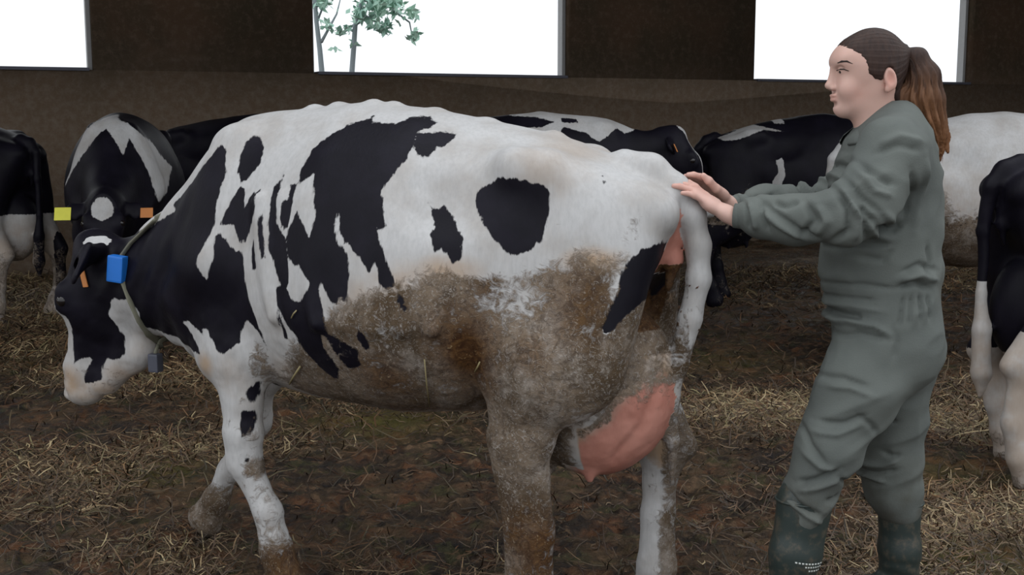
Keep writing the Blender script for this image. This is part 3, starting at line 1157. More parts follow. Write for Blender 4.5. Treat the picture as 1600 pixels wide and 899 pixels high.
# B: cow facing the viewer with lowered head and a white star
B = Cow(-2.55, 8.1, -79, low=True, scale=1.0, seed=2)
fr = B.co[:, [1, 2]]
white = [
    [(112, 262), (120, 235), (140, 205), (160, 186), (182, 178), (196, 190), (168, 205), (142, 238), (125, 262), (108, 290)],
    [(165, 190), (186, 186), (205, 192), (222, 205), (240, 225), (252, 245), (266, 262), (262, 300), (254, 312), (246, 290), (240, 268),
     (226, 240), (210, 215), (204, 240), (196, 226), (180, 205)],
    [(226, 178), (262, 176), (292, 190), (292, 262), (284, 250), (270, 215), (258, 196), (240, 188)],
]
w = np.full(len(fr), .2)
for p in white:
    w = np.minimum(w, poly_sdf(fr, B.px_front(p, .5)))
B.patch = np.where((B.co[:, 0] < 1.05) | (zc(B) > 1.15), -w, -.2)
a_, b_, l_ = B.hd['R']
hq = (B.co - np.array(B.hd['o']))
ha, hb, hl = hq @ a_, hq @ b_, hq @ l_
star = np.sqrt(((ha - .12) / .075) ** 2 + (hl / .062) ** 2)
B.patch = np.where((star < 1.5) & (hb > .0), (1 - star) * .06, B.patch)
B.patch = np.where(zc(B) < .42, .1, B.patch)
B.mud = np.clip((.6 - zc(B)) * 1.5, 0, .5)
rB = B.build('cow facing the camera behind the foreground head, white star and yellow ear tag')
B.ear_tag(rB, -1, M_tagyellow, 'yellow ear tag', .045)
B.ear_tag(rB, 1, M_tagorange, 'orange ear tag')

# C: black cow behind
C_ = Cow(-2.37, 10.0, 0, seed=3)
C_.patch = np.where(zc(C_) < .35, .1, -.2)
C_.mud = np.clip((.6 - zc(C_)) * 1.5, 0, .5)
C_.build('plain black cow partly seen between the star-faced cow and the foreground withers')

# D: spotted cow behind the foreground rump, head over the tail
D_ = Cow(-.12, 7.35, -3, seed=4)
sd = D_.co[:, [0, 2]]
blk = [[(740, 160), (800, 181), (840, 184), (868, 190), (850, 198), (820, 200), (700, 200)],
       [(876, 184), (900, 186), (905, 192), (880, 192)],
       [(880, 198), (915, 207), (935, 222), (945, 214), (962, 200), (975, 208), (990, 204), (1000, 190), (1100, 180), (1100, 300), (1000, 330), (900, 330), (870, 220)]]
w = np.full(len(sd), .2)
for p in blk:
    w = np.minimum(w, poly_sdf(sd, D_.px_side(p, 0)))
D_.patch = w
a_, b_, l_ = D_.hd['R']
hq = (D_.co - np.array(D_.hd['o'])); ha, hb, hl = hq @ a_, hq @ b_, hq @ l_
blaze = (np.abs(hl) < .035 + .03 * np.clip(ha - .25, 0, 1)) & (hb > .01) & (ha > -.03)
D_.patch = np.where(ha > -.06, -.1, D_.patch)
D_.patch = np.where(blaze | ((ha > .38)), .02, D_.patch)
D_.mud = np.clip((.75 - zc(D_)) * 1.5, 0, .6)
rD = D_.build('spotted cow behind the foreground rump, dark head and narrow white blaze above its tail')
D_.ear_tag(rD, -1, M_tagorange, 'brown orange ear tag', .028)

# E: mostly black cow standing by the wall
E_ = Cow(2.12, 9.45, 4, seed=5)
sd = E_.co[:, [0, 2]]
wh = [[(1128, 216), (1160, 204), (1166, 195), (1184, 194), (1225, 206), (1190, 203), (1150, 219), (1132, 220)],
      [(1206, 250), (1216, 246), (1218, 270), (1212, 290), (1198, 300), (1200, 282), (1208, 268)],
      [(1215, 185), (1232, 185), (1230, 193), (1216, 193)]]
w = np.full(len(sd), .2)
for p in wh:
    w = np.minimum(w, poly_sdf(sd, E_.px_side(p, -.2)))
E_.patch = -w
E_.mud = np.clip((.98 + .12 * fbm(E_.co, 5) - zc(E_)) * 2.2, 0, .62)
E_.mud = np.where(zc(E_) < .62, .25, E_.mud)
E_.warm = np.clip((.9 - zc(E_)) * 2, 0, .6)
E_.build('black cow with a white mark on the back, standing between the tail and the person')

# F: white cow behind the person
F_ = Cow(2.52, 7.0, 2, seed=6)
F_.patch = .03 + .06 * fbm(F_.co, 4) - .04 * (F_.co[:, 0] > .55)
F_.patch = np.maximum(F_.patch, np.clip(F_.co[:, 2] - 1.2, -1, .03))
F_.patch = np.minimum(F_.patch, (zc(F_) - .90) * .4 + .05 * fbm(F_.co, 5))
F_.mud = np.clip((1.14 + .15 * fbm(F_.co, 6) - zc(F_)) * 2.2, 0, .85)
F_.warm = np.clip((1.2 - zc(F_)) * 1.2, 0, .35)
F_.build('white cow with a dirty grey flank, standing right behind the person')

# G: black rump at the right edge
G_ = Cow(2.51, 4.85, 12, scale=.97, seed=7)
g = G_.co
intail = (g[:, 0] < -.655)
G_.patch = np.where(intail, np.where(g[:, 2] < .80, .1, -.1), np.where(g[:, 0] > -.48, .70, .50) - g[:, 2] + .03 * fbm(g, 5))
G_.pink = np.where((np.abs(g[:, 1]) < .16) & (g[:, 0] > -.46) & (g[:, 0] < -.15) & (g[:, 2] < .9) & (g[:, 2] > .40) & ~intail,
                   np.clip((.85 - g[:, 2]) * 5, 0, .55), 0)
G_.patch = np.where(G_.pink > .1, .1, G_.patch)
G_.mud = np.where(intail, .1, np.clip((.35 - g[:, 2]) * 1.5, 0, .6))
G_.warm = np.clip((.9 - g[:, 2]) * 1.2, 0, .5)
G_.build('black cow with white hind leg and white tail switch, cut by the right edge')

# ------------------------------------------------------------------ person in the grey green coverall
WY = 3.25
PX = WY / FPX


def W(px, py, dy=0.0):
    return at(px, py, WY + dy)


WOR = V(1.0, WY, 0)
t = NT('grey_green_cotton', 0.9)
P = t.coords()
n1 = t.noise(P, 4, 4)
n2 = t.noise(P, 260, 2)
c = t.mix(t.ramp(n1, 0.35, 0.7), (0.124, 0.136, 0.126), (0.096, 0.106, 0.100))
c = t.mix(t.math('MULTIPLY', t.attr('stain'), t.ramp(t.noise(P, 12, 4), .3, .7)), c, (0.062, 0.055, 0.042))
t.color(c)
t.bump(n2, 0.0015, 0.5)
t.b.inputs['Specular IOR Level'].default_value = 0.2
M_cloth = t.m
t = NT('skin', 0.5)
nz = t.noise(t.coords(), 9, 4)
c = t.mix(t.ramp(nz, .35, .7), (0.56, 0.35, 0.29), (0.61, 0.40, 0.34))
c = t.mix(t.attr('blush'), c, (0.50, 0.20, 0.15))
t.color(c)
t.b.inputs['Subsurface Weight'].default_value = 0.08
t.b.inputs['Subsurface Radius'].default_value = (0.01, 0.004, 0.002)
M_skin = t.m
t = NT('brown_hair', 0.6)
t.b.inputs['Specular IOR Level'].default_value = 0.25
P = t.coords(scale=(90, 90, 14))
st = t.noise(P, 1.0, 4, .6)
root_c = t.mix(st, (0.012, 0.008, 0.008), (0.055, 0.028, 0.020))
tip_c = t.mix(st, (0.10, 0.035, 0.012), (0.36, 0.17, 0.075))
t.color(t.mix(t.attr('tip'), root_c, tip_c))
t.bump(st, 0.003, 0.8)
M_hair = t.m
t = NT('dark_green_rubber', 0.42)
P = t.coords()
nz = t.noise(P, 6, 5, .6)
n3 = t.noise(P, 35, 4, .7)
c = t.mix(nz, (0.020, 0.031, 0.030), (0.030, 0.042, 0.038))
c = t.mix(t.ramp(n3, .46, .72), c, (0.080, 0.070, 0.052))
t.color(c)
M_rubber = t.m
M_print = plain('white_print', (0.55, 0.58, 0.55), 0.6)
M_brow = plain('dark_brow_hair', (0.02, 0.012, 0.01), 0.8)
M_lip = plain('lip', (0.38, 0.13, 0.115), 0.5)

person = bpy.data.objects.new('person', None)
COL.objects.link(person)
person.location = WOR
tag(person, 'person with a brown ponytail in grey green coverall and rubber boots, hands on the tail', 'person')


def wl(p):
    return np.array(p) - WOR


def WL(px, py, dy=0.0):
    return wl(W(px, py, dy))


X1 = (1, 0, 0)
# joints (pixel x, pixel y, depth offset)
J = dict(neck=(1372, 195, 0), chest=(1384, 262, 0), mid=(1376, 345, 0), blouse=(1377, 420, 0), waist=(1376, 462, 0), hip=(1384, 520, 0),
         sh_n=(1396, 238, -.175), el_n=(1328, 338, -.235), wr_n=(1158, 338, -.085),
         sh_f=(1382, 238, .175), el_f=(1300, 325, .235), wr_f=(1150, 322, .075),
         hp_n=(1376, 535, -.085), kn_n=(1290, 695, -.115), an_n=(1236, 940, -.12),
         hp_f=(1400, 535, .085), kn_f=(1402, 690, .105), an_f=(1402, 925, .12))
J = {k: WL(*v) for k, v in J.items()}

# ---- coverall
F = Field((-.46, -.36, .18), (.26, .36, 1.44), .0055)
lat = (0, 1, 0)
F.ecap(WL(1392, 232), WL(1384, 285), (.165, .085), (.170, .125), lat, .05)
F.ecap(WL(1384, 275), WL(1376, 350), (.170, .125), (.168, .145), lat, .05)
F.ecap(WL(1376, 350), WL(1377, 418), (.168, .145), (.176, .158), lat, .04)
F.ecap(WL(1376, 440), WL(1377, 470), (.150, .132), (.155, .134), lat, .02)
F.ecap(WL(1377, 470), WL(1386, 528), (.158, .134), (.178, .134), lat, .03)
F.ecap(WL(1408, 500, -.08), WL(1410, 545, -.08), .095, .088, lat, .05)
F.ecap(WL(1408, 500, .08), WL(1410, 545, .08), .095, .088, lat, .05)
F.ecap(WL(1384, 212), WL(1378, 232), (.075, .060), (.12, .075), lat, .04)
# sleeves
F.ecap(WL(1392, 225, -.10), J['sh_n'], .07, .078, lat, .05)
F.ecap(J['sh_n'], WL(1352, 312, -.225), .080, .082, lat, .04)
F.ecap(WL(1352, 312, -.225), WL(1325, 335, -.235), .080, .070, lat, .03)
F.ecap(WL(1325, 335, -.235), WL(1245, 345, -.16), .066, .062, lat, .03)
F.ecap(WL(1245, 345, -.16), WL(1186, 338, -.105), .062, .052, lat, .02)
F.ecap(WL(1186, 338, -.105), WL(1162, 338, -.088), .050, .032, lat, .02)
F.ecap(WL(1384, 225, .10), J['sh_f'], .07, .078, lat, .05)
F.ecap(J['sh_f'], J['el_f'], .078, .070, lat, .04)
F.ecap(J['el_f'], WL(1195, 322, .12), .066, .055, lat, .03)
F.ecap(WL(1195, 322, .12), WL(1162, 322, .082), .052, .031, lat, .02)
# trouser legs
F.ecap(WL(1378, 540, -.085), WL(1340, 610, -.105), (.105, .128), (.098, .108), lat, .05)
F.ecap(WL(1340, 610, -.105), WL(1297, 695, -.115), (.098, .108), (.085, .085), lat, .04)
F.ecap(WL(1297, 695, -.115), WL(1262, 775, -.118), (.085, .088), (.072, .066), lat, .03)
F.ecap(WL(1262, 775, -.118), WL(1253, 800, -.118), (.073, .064), (.068, .056), lat, .02)
F.ecap(WL(1400, 545, .085), WL(1397, 640, .10), (.105, .118), (.092, .088), lat, .05)
F.ecap(WL(1397, 640, .10), WL(1392, 715, .11), (.09, .085), (.08, .080), lat, .04)
F.ecap(WL(1392, 715, .11), WL(1396, 765, .115), (.082, .084), (.078, .080), lat, .03)
F.ecap(WL(1396, 765, .115), WL(1404, 788, .115), (.076, .074), (.068, .062), lat, .02)
cl = F.mesh('coverall', 1)
del F
co = get_co(cl); no = get_no(cl)
u, v = co[:, 0], co[:, 2]
sd = np.stack([u, v], 1)
near = no[:, 1] < .35
disp = fbm(co, 7, 2) * .006
# soft slanting drapery everywhere, made of ridged noise
rid = 1 - np.abs(vnoise(np.stack([u * .8 + v * .6, co[:, 1], v * .9 - u * .5], 1), (6, 9, 17)))
disp += (rid - .6) * .011
rid2 = 1 - np.abs(vnoise(co + 4, (19, 14, 12)))
disp += (rid2 - .6) * .004


def fold(pts, amp, wid=.009, dy=0.0, sharp=0.0):
    """a fold along a line on the near side of the cloth: + raises, - presses in"""
    global disp
    line = [(lambda q: (q[0], q[2]))(WL(x, y, -.15 + dy)) for x, y in pts]
    d, s = line_dist(sd, line)
    fade = np.clip(np.sin(np.clip(s, 0.04, .96) * math.pi) * 1.8, 0, 1)
    amp, wid = amp * 1.5, wid * .85
    g = np.exp(-(d / wid) ** 2) * fade * near
    disp = disp + amp * g
    return g


for pts, amp, wid in [
    # shoulder to chest
    ([(1352, 228), (1385, 212), (1430, 222)], .006, .010), ([(1345, 240), (1380, 226), (1420, 235)], -.006, .008),
    ([(1322, 250), (1350, 275), (1372, 285)], -.010, .008), ([(1318, 262), (1338, 292), (1368, 302)], .008, .009),
    ([(1300, 275), (1316, 300), (1350, 330)], -.010, .008), ([(1292, 285), (1306, 318), (1335, 345)], .008, .008),
    # bend of the elbow
    ([(1318, 310), (1325, 340), (1332, 372)], -.014, .010), ([(1332, 335), (1352, 362), (1385, 372)], .010, .010),
    ([(1322, 322), (1345, 350), (1390, 358), (1408, 345)], -.014, .009), ([(1345, 320), (1380, 345), (1405, 330)], .007, .010),
    ([(1285, 290), (1300, 320), (1300, 352), (1280, 372)], -.012, .009), ([(1302, 305), (1316, 335), (1310, 368)], .010, .009),
    ([(1262, 315), (1272, 340), (1262, 362)], .009, .009), ([(1248, 312), (1256, 340), (1240, 368)], -.010, .008),
    # forearm
    ([(1185, 308), (1205, 330), (1240, 358), (1275, 372)], -.009, .008), ([(1190, 330), (1215, 352), (1250, 372)], .008, .007),
    ([(1172, 315), (1178, 340), (1182, 360)], .010, .006), ([(1188, 310), (1190, 340), (1200, 362)], -.009, .006),
    ([(1205, 318), (1222, 322), (1242, 312)], -.010, .007), ([(1168, 318), (1170, 340), (1172, 358)], -.006, .004),
    # side and back of the body
    ([(1405, 345), (1415, 300), (1400, 262)], -.010, .010), ([(1422, 360), (1434, 300), (1430, 240)], .008, .012),
    ([(1300, 395), (1350, 382), (1395, 380)], -.006, .008), ([(1340, 400), (1375, 405), (1392, 385)], -.006, .008),
    ([(1396, 436), (1430, 428), (1468, 440)], .012, .009), ([(1398, 448), (1425, 440), (1450, 452)], -.014, .007),
    ([(1402, 425), (1430, 412), (1470, 425)], -.009, .007), ([(1300, 452), (1350, 446), (1400, 450)], -.006, .006),
    ([(1445, 380), (1452, 410), (1440, 435)], -.008, .008),
    # gathers under the waist
    ([(1408, 458), (1402, 485), (1396, 510)], -.008, .005), ([(1420, 456), (1416, 482), (1412, 508)], -.009, .005),
    ([(1432, 456), (1434, 480), (1432, 505)], -.009, .005), ([(1445, 458), (1448, 480), (1450, 500)], -.008, .005),
    ([(1300, 475), (1330, 470), (1372, 468)], -.006, .006), ([(1304, 488), (1335, 482), (1380, 486)], .005, .007),
    ([(1300, 505), (1325, 496), (1350, 495)], -.013, .009), ([(1298, 517), (1328, 505), (1362, 508), (1385, 520)], .010, .008),
    ([(1306, 530), (1340, 520), (1385, 528)], -.007, .007), ([(1388, 500), (1394, 530), (1388, 560)], -.006, .007),
    # thigh
    ([(1278, 590), (1310, 586), (1350, 598)], -.007, .008), ([(1285, 602), (1320, 600), (1355, 612)], .005, .008),
    ([(1272, 655), (1310, 655), (1345, 640)], -.008, .007), ([(1262, 672), (1300, 672), (1340, 655)], .006, .008),
    ([(1330, 640), (1355, 660), (1365, 675)], -.007, .008), ([(1255, 660), (1262, 690), (1285, 720)], -.007, .008),
    ([(1250, 700), (1275, 722), (1300, 725)], .006, .008), ([(1242, 752), (1270, 742), (1305, 722)], -.011, .008),
    ([(1240, 765), (1272, 755), (1310, 738)], .008, .008), ([(1300, 735), (1318, 752), (1330, 758)], -.007, .007),
    ([(1224, 765), (1250, 788), (1280, 800)], -.010, .007), ([(1228, 778), (1255, 800), (1285, 815)], .007, .006),
    ([(1285, 775), (1300, 780), (1308, 772)], -.010, .007),
    # far leg
    ([(1390, 670), (1415, 680), (1430, 682)], -.010, .008), ([(1360, 722), (1372, 738), (1385, 740)], -.014, .010),
    ([(1375, 765), (1410, 760), (1438, 745)], .010, .007), ([(1370, 778), (1405, 774), (1440, 762)], -.010, .006),
    ([(1368, 790), (1395, 780), (1420, 788)], .008, .006), ([(1410, 735), (1428, 742), (1440, 740)], -.008, .007)]:
    fold(pts, amp, wid)
co = co + no * disp[:, None]
co = laplace(co, np.array([p.vertices[:] for p in cl.polygons], dtype=int), 1)
set_co(cl, co)
stain = np.clip((.50 - co[:, 2]) * 4, 0, .6) + np.exp(-(((u - WL(1470, 440)[0]) / .04) ** 2 + ((v - WL(1470, 440)[2]) / .04) ** 2))
attr(cl, 'stain', np.clip(stain, 0, 1))
obj('coverall', cl, M_cloth, person)

# cuffs, collar and front edge
obj('cuff', (lambda m: (attr(m, 'stain', np.zeros(len(m.vertices))), m)[1])(tube_mesh('cuff', [WL(1167, 338, -.092), WL(1160, 338, -.087), WL(1147, 337, -.080)], [.034, .0335, .032], 20)), M_cloth, person)
obj('cuff', (lambda m: (attr(m, 'stain', np.zeros(len(m.vertices))), m)[1])(tube_mesh('cuff', [WL(1167, 322, .086), WL(1160, 322, .082), WL(1149, 321, .075)], [.033, .0325, .031], 20)), M_cloth, person)
# collar: a folded band around the neck, open at the throat
cc, fs = [], []
NC = 44
clv = get_co(cl)
cbv = BVHTree.FromPolygons([tuple(v_) for v_ in clv], [tuple(p.vertices) for p in cl.polygons])
for i in range(NC):
    th = math.radians(-160 + 320 * i / (NC - 1))       # 0 = nape
    out = V(math.cos(th), math.sin(th), 0)
    top = WL(1370, 186) + V(math.cos(th) * .061, math.sin(th) * .064, .030 * math.cos(th))
    cen = WL(1374, 214) + V(0, 0, .016 * math.cos(th))
    r = cbv.ray_cast(Vector(cen + out * .30), Vector(-out))
    rad_ = .085 if r[0] is None else min(max(.30 - r[3], .064), .112)
    base = cen + out * rad_
    mid = base * .5 + top * .5 + out * .004
    prof = [base - out * .006, top - out * .004, top + V(0, 0, .004), top + out * .008 - V(0, 0, .003), mid + out * .008, base + out * .008, base + out * .006 - V(0, 0, .007)]
    cc += prof
for i in range(NC - 1):
    for k in range(7):
        k2 = (k + 1) % 7
        fs.append((i * 7 + k, i * 7 + k2, (i + 1) * 7 + k2, (i + 1) * 7 + k))
m = mesh_np('collar', cc, fs); smooth(m); attr(m, 'stain', np.zeros(len(cc)))
obj('collar', m, M_cloth, person)

# ---- boots
for (top, mid, ank, dy, toe, fa) in (((1258, 782), (1243, 865), (1228, 935), -.118, -.20, .066), ((1405, 785), (1405, 860), (1404, 925), .118, -.20, .055)):
    F = Field((-.42, dy - .10, -.02), (.22, dy + .10, .46), .0065)
    a, b, c_ = WL(*top, dy), WL(*mid, dy), WL(*ank, dy)
    F.ecap(a, b, (.064, fa + .008), (.058, fa), lat, .02)
    F.ecap(b, c_, (.058, fa), (.045, .050), lat, .03)
    heel = V(c_[0] + .01, c_[1], .055)
    F.ecap(c_, heel, (.045, .05), (.042, .052), lat, .03)
    F.ecap(heel + V(-.01, 0, .005), V(c_[0] - .15, c_[1], .048), (.044, .05), (.048, .038), lat, .03)
    F.ell(V(c_[0] - .17, c_[1], .045), (.055, .046, .034), k=.02)
    F.ecap(V(heel[0] + .02, c_[1], .012), V(c_[0] - .17, c_[1], .012), (.046, .014), (.050, .014), lat, .004)
    m = F.mesh('boot', 1)
    bc = get_co(m); bn = get_no(m)
    bc = bc + bn * (np.sin(bc[:, 2] * 150 + 4 * vnoise(bc, 9)) * .0015 * (bc[:, 2] < .16) + fbm(bc, 12, 2) * .003)[:, None]
    set_co(m, bc)
    bo = obj('boot', m, M_rubber, person)
    ringm = tube_mesh('boot_rim', [a + V(math.cos(q) * (fa + .011), math.sin(q) * .068, .004) for q in np.linspace(0, 2 * math.pi, 25)], .004, 6)
    obj('boot_rim', ringm, M_rubber, bo)
    if dy < 0:
        bv = BVHTree.FromPolygons([tuple(x) for x in bc], [tuple(p.vertices) for p in m.polygons])
        k = 0
        for row, (x0, x1, y0, y1) in enumerate(((1240, 1288, 877, 884), (1256, 1286, 885, 889), (1262, 1284, 892, 895))):
            n_ = 9 - 2 * row
            for i in range(n_):
                u0 = (i + .1) / n_; u1 = (i + .72) / n_
                q = [WL(x0 + (x1 - x0) * uu, y0 + (y1 - y0) * uu, dy - .05) for uu in (u0, u1)]
                hits = []
                for z_ in (-.0024, .0024):
                    for p_ in (q[0], q[1]):
                        h_ = bv.ray_cast(Vector((p_[0], p_[1] - .3, p_[2] + z_)), Vector((0, 1, 0)))
                        if h_[0] is not None: hits.append(np.array(h_[0]) + V(0, -.0009, 0))
                if len(hits) == 4:
                    back = [h_ + V(0, .002, 0) for h_ in hits]
                    mm = mesh_np('boot_print', hits + back, [(0, 1, 3, 2), (4, 6, 7, 5), (0, 4, 5, 1), (2, 3, 7, 6), (0, 2, 6, 4), (1, 5, 7, 3)])
                    obj('print_mark', mm, M_print, bo)

# ---- body: head, neck, trunk, limbs and hands as one mesh
parts_co, parts_q, parts_bl = [], [], []


def add_part(F, relax=1, fn=None):
    co, q = surfnets(F.D, F.lo, F.h)
    co = laplace(co, q, relax)
    bl = np.zeros(len(co)) if fn is None else fn(co)
    parts_q.append(q + sum(len(c) for c in parts_co))
    parts_co.append(co); parts_bl.append(bl)


F = Field((-.46, -.33, .02), (.20, .33, 1.40), .011)
F.ecap(J['neck'], J['chest'], (.05, .05), (.13, .09), lat, .05)
F.ecap(J['chest'], J['waist'], (.135, .10), (.115, .09), lat, .05)
F.ecap(J['waist'], J['hip'], (.115, .09), (.145, .10), lat, .05)
for s, e in (('n', -1), ('f', 1)):
    F.chain([J['chest'] + V(0, e * .09, .06), J['sh_' + s], J['el_' + s], J['wr_' + s]], [.05, .050, .040, .024], lat, .03)
    F.chain([J['hp_' + s], J['kn_' + s], J['an_' + s], J['an_' + s] + V(0, 0, -.05)], [.080, .045, .030, .030], lat, .03)
    F.ecap(J['an_' + s] + V(.01, 0, -.05), J['an_' + s] + V(-.15, 0, -.07), .032, .024, lat, .03)
add_part(F)

# head
HD = lambda px, py, dy=0.0: WL(px, py, 0) + V(0, dy, 0)
F = Field(tuple(HD(1404, 240) + V(-.24, -.10, -.02)), tuple(HD(1404, 40) + V(.06, .10, .02)), .0028)
F.ell(HD(1363, 102), (.087, .073, .093), k=.02)
F.ell(HD(1326, 86), (.032, .052, .030), k=.03)
F.ecap(HD(1340, 104), HD(1336, 152), (.060, .059), (.047, .052), lat, .03)
F.ecap(HD(1368, 138), HD(1322, 168), (.052, .028), (.022, .020), lat, .035)          # jaw
F.ell(HD(1314, 171), (.015, .017, .014), k=.02)                                        # chin
F.ell(HD(1312, 96), (.018, .045, .016), k=.03)                                         # brow ridge
F.ell(HD(1318, 140, -.034), (.020, .018, .022), k=.025); F.ell(HD(1318, 140, .034), (.020, .018, .022), k=.025)
F.ecap(HD(1303, 111), HD(1298, 133), (.008, .010), (.010, .012), lat, .012)
F.ell(HD(1294.5, 134), (.0085, .009, .0075), k=.010)
for s in (-1, 1):
    F.ell(HD(1300, 138, s * .010), (.008, .006, .006), k=.006)
    F.ell(HD(1309, 109, s * .030), (.008, .014, .008), k=.012, sub=True)                # eye socket
    F.ell(HD(1313, 110, s * .029), (.0128, .0135, .0118), k=.006)                       # lids over the eye
F.ell(HD(1301.5, 149.5), (.0078, .020, .0048), k=.009)
F.ell(HD(1302.5, 156.5), (.0080, .017, .0052), k=.009)
F.ecap(HD(1295, 153, -.02), HD(1295, 153, .02), .0022, .0022, k=.003, sub=True)
F.ell(HD(1303, 163.5), (.006, .018, .004), k=.008, sub=True)
F.ecap(HD(1366, 150), HD(1376, 232), (.050, .052), (.058, .060), lat, .03)
F.ecap(HD(1350, 170), HD(1356, 225), (.030, .020), (.030, .020), lat, .03)
for s in (-1, 1):                                                                       # ears
    c0 = HD(1378, 125, s * .073)
    ux = V(.35, s * .0, -.94)
    F.ell(c0, (.030, .0165, .0085), rot=[(-.22, 0, .975), (.975, s * .15, .22), (0, 1, 0)], k=.004)
    F.ell(c0 + V(-.001, s * .0085, .004), (.020, .0105, .0075), rot=[(-.22, 0, .975), (.975, 0, .22), (0, 1, 0)], k=.004, sub=True)
    F.ell(c0 + V(-.006, 0, -.026), (.008, .006, .009), k=.006)


def blush(co):
    e = np.exp(-(((co[:, 0] - HD(1328, 145)[0]) / .03) ** 2 + ((co[:, 2] - HD(1328, 145)[2]) / .025) ** 2)) * .25
    for s in (-1, 1):
        q = HD(1378, 125)
        e += .35 * np.exp(-(((co[:, 0] - q[0]) / .016) ** 2 + ((co[:, 2] - q[2]) / .03) ** 2))
    l_ = HD(1298, 153)
    lips = np.exp(-((np.abs(co[:, 0] - l_[0]) / .012) ** 4 + ((co[:, 2] - l_[2]) / .0105) ** 4)) * (np.abs(co[:, 1]) < .024)
    return np.clip(e + .40 * lips, 0, 1)


add_part(F, 1, blush)
head_co, head_q = surfnets(F.D, F.lo, F.h)
hbv = BVHTree.FromPolygons([tuple(c) for c in head_co], [tuple(int(i) for i in f) for f in head_q])


def onface(px, py, s, off=.0006):
    q = HD(px, py, 0)
    r = hbv.ray_cast(Vector((q[0], s * .2, q[2])), Vector((0, -s, 0)))
    return np.array(r[0]) + V(-off, s * off, 0) if r[0] is not None else q + V(0, s * .04, 0)


def hand(wrist, palm, knuck, tipv, side, spread):
    """wrist, palm centre, middle knuckle, direction of fingers; side = axis from little finger to index"""
    wrist, palm, knuck = [np.array(p, float) for p in (wrist, palm, knuck)]
    side = np.array(side, float); side /= np.linalg.norm(side)
    tipv = np.array(tipv, float); tipv /= np.linalg.norm(tipv)
    allp = np.array([wrist, palm, knuck, knuck + tipv * .10])
    lo, hi = allp.min(0) - .06, allp.max(0) + .06
    F = Field(lo, hi, .0026)
    F.ecap(wrist + (wrist - palm) * .6, wrist, (.026, .022), (.026, .020), side, .01)
    F.ecap(wrist, palm, (.026, .019), (.036, .0165), side, .015)
    F.ecap(palm, knuck, (.037, .0165), (.038, .0125), side, .012)
    fwd = knuck - palm; fwd /= np.linalg.norm(fwd)
    down = np.cross(side, fwd); down /= np.linalg.norm(down)
    if down[2] > 0: down = -down
    for i, (ln, off) in enumerate(((.060, -.030), (.072, -.010), (.077, .011), (.069, .030))):     # little .. index
        k0 = knuck + side * off - fwd * (.012 if i == 0 else .003)
        d1 = fwd * .55 + tipv * .6 + side * (off * spread)
        d1 /= np.linalg.norm(d1)
        d2 = tipv + side * (off * spread) * .8; d2 /= np.linalg.norm(d2)
        d3 = tipv + down * .35; d3 /= np.linalg.norm(d3)
        a = k0; b = a + d1 * ln * .45; c = b + d2 * ln * .32; d = c + d3 * ln * .23
        r = .0088 if i else .0076
        F.chain([a, b, c, d], [r * 1.08, r, r * .92, r * .78], side, .0035)
        F.ell(b, r * 1.06, k=.003)
    # thumb leaves the index side of the palm near its base
    t0 = wrist + (palm - wrist) * .55 + side * .026
    t1 = t0 + side * .020 + fwd * .026 + down * .006
    t2 = t1 + fwd * .030 + side * .010
    t3 = t2 + fwd * .022 - side * .001
    F.chain([t0, t1, t2, t3], [.015, .0125, .0105, .0082], side, .006)

    def kn(co):
        d = np.linalg.norm(co - (knuck + tipv * .04), axis=1)
        return np.clip(.45 - d * 4, 0, .35)
    add_part(F, 1, kn)


hand(WL(1136, 334, -.072), WL(1110, 319, -.060), WL(1090, 302, -.055), V(-.90, .12, .32), V(-.10, .90, .35), 1.2)
hand(WL(1138, 319, .068), WL(1122, 303, .062), WL(1107, 289, .052), V(-.85, -.25, .25), V(-.10, -.90, .35), 1.2)
me = mesh_np('body', np.concatenate(parts_co), np.concatenate(parts_q))
smooth(me)
attr(me, 'blush', np.concatenate(parts_bl))
obj('body', me, M_skin, person)

# eyes, brows
for s in (-1, 1):
    e = obj('eye', sphere_mesh('eye', HD(1311.2, 111.8, s * .0285), .0096, 14, 10), plain('eye_white', (.22, .19, .18), .35), person)
    obj('iris', sphere_mesh('iris', HD(1308.9, 112.6, s * .0325), .0056, 12, 8), M_brow, e)
    obj('eyelash', tube_mesh('eyelash', [onface(x_, y_, s) for x_, y_ in ((1304.5, 110.8), (1307.5, 109.2), (1312, 109.5), (1318, 112.5))], [.0010, .0017, .0017, .0008], 6), M_brow, person)
    obj('eyebrow', tube_mesh('eyebrow', [onface(x_, y_, s, -.0005) for x_, y_ in ((1302.5, 99.5), (1307, 97.5), (1314, 97.5), (1322, 101.5))], [.0018, .0032, .0028, .001], 6), M_brow, person)

# ---- hair
F = Field(tuple(HD(1404, 180) + V(-.22, -.10, -.02)), tuple(HD(1404, 40) + V(.06, .10, .02)), .003)
F.ell(HD(1363, 101), (.0915, .078, .095), k=.02)
F.ell(HD(1328, 85), (.034, .054, .033), k=.03)
F.ecap(HD(1372, 118), HD(1392, 150), (.066, .036), (.040, .018), lat, .03)
F.ecap(HD(1375, 95), HD(1412, 84), (.060, .055), (.018, .016), lat, .03)
F.ecap(HD(1304, 120, -.12), HD(1304, 120, .12), .068, .068, (0, 0, 1), .006, sub=True)
F.ecap(HD(1340, 150, -.12), HD(1340, 150, .12), .052, .052, (0, 0, 1), .006, sub=True)
F.ecap(HD(1373, 142, -.12), HD(1373, 142, .12), .028, .028, (0, 0, 1), .008, sub=True)
F.ecap(HD(1376, 123, -.12), HD(1376, 123, -.068), (.020, .032), (.014, .026), (1, 0, 0), .004, sub=True)
F.ecap(HD(1376, 123, .068), HD(1376, 123, .12), (.014, .026), (.020, .032), (1, 0, 0), .004, sub=True)
F.ecap(HD(1350, 106, -.064), HD(1356, 124, -.066), .006, .003, lat, .006)
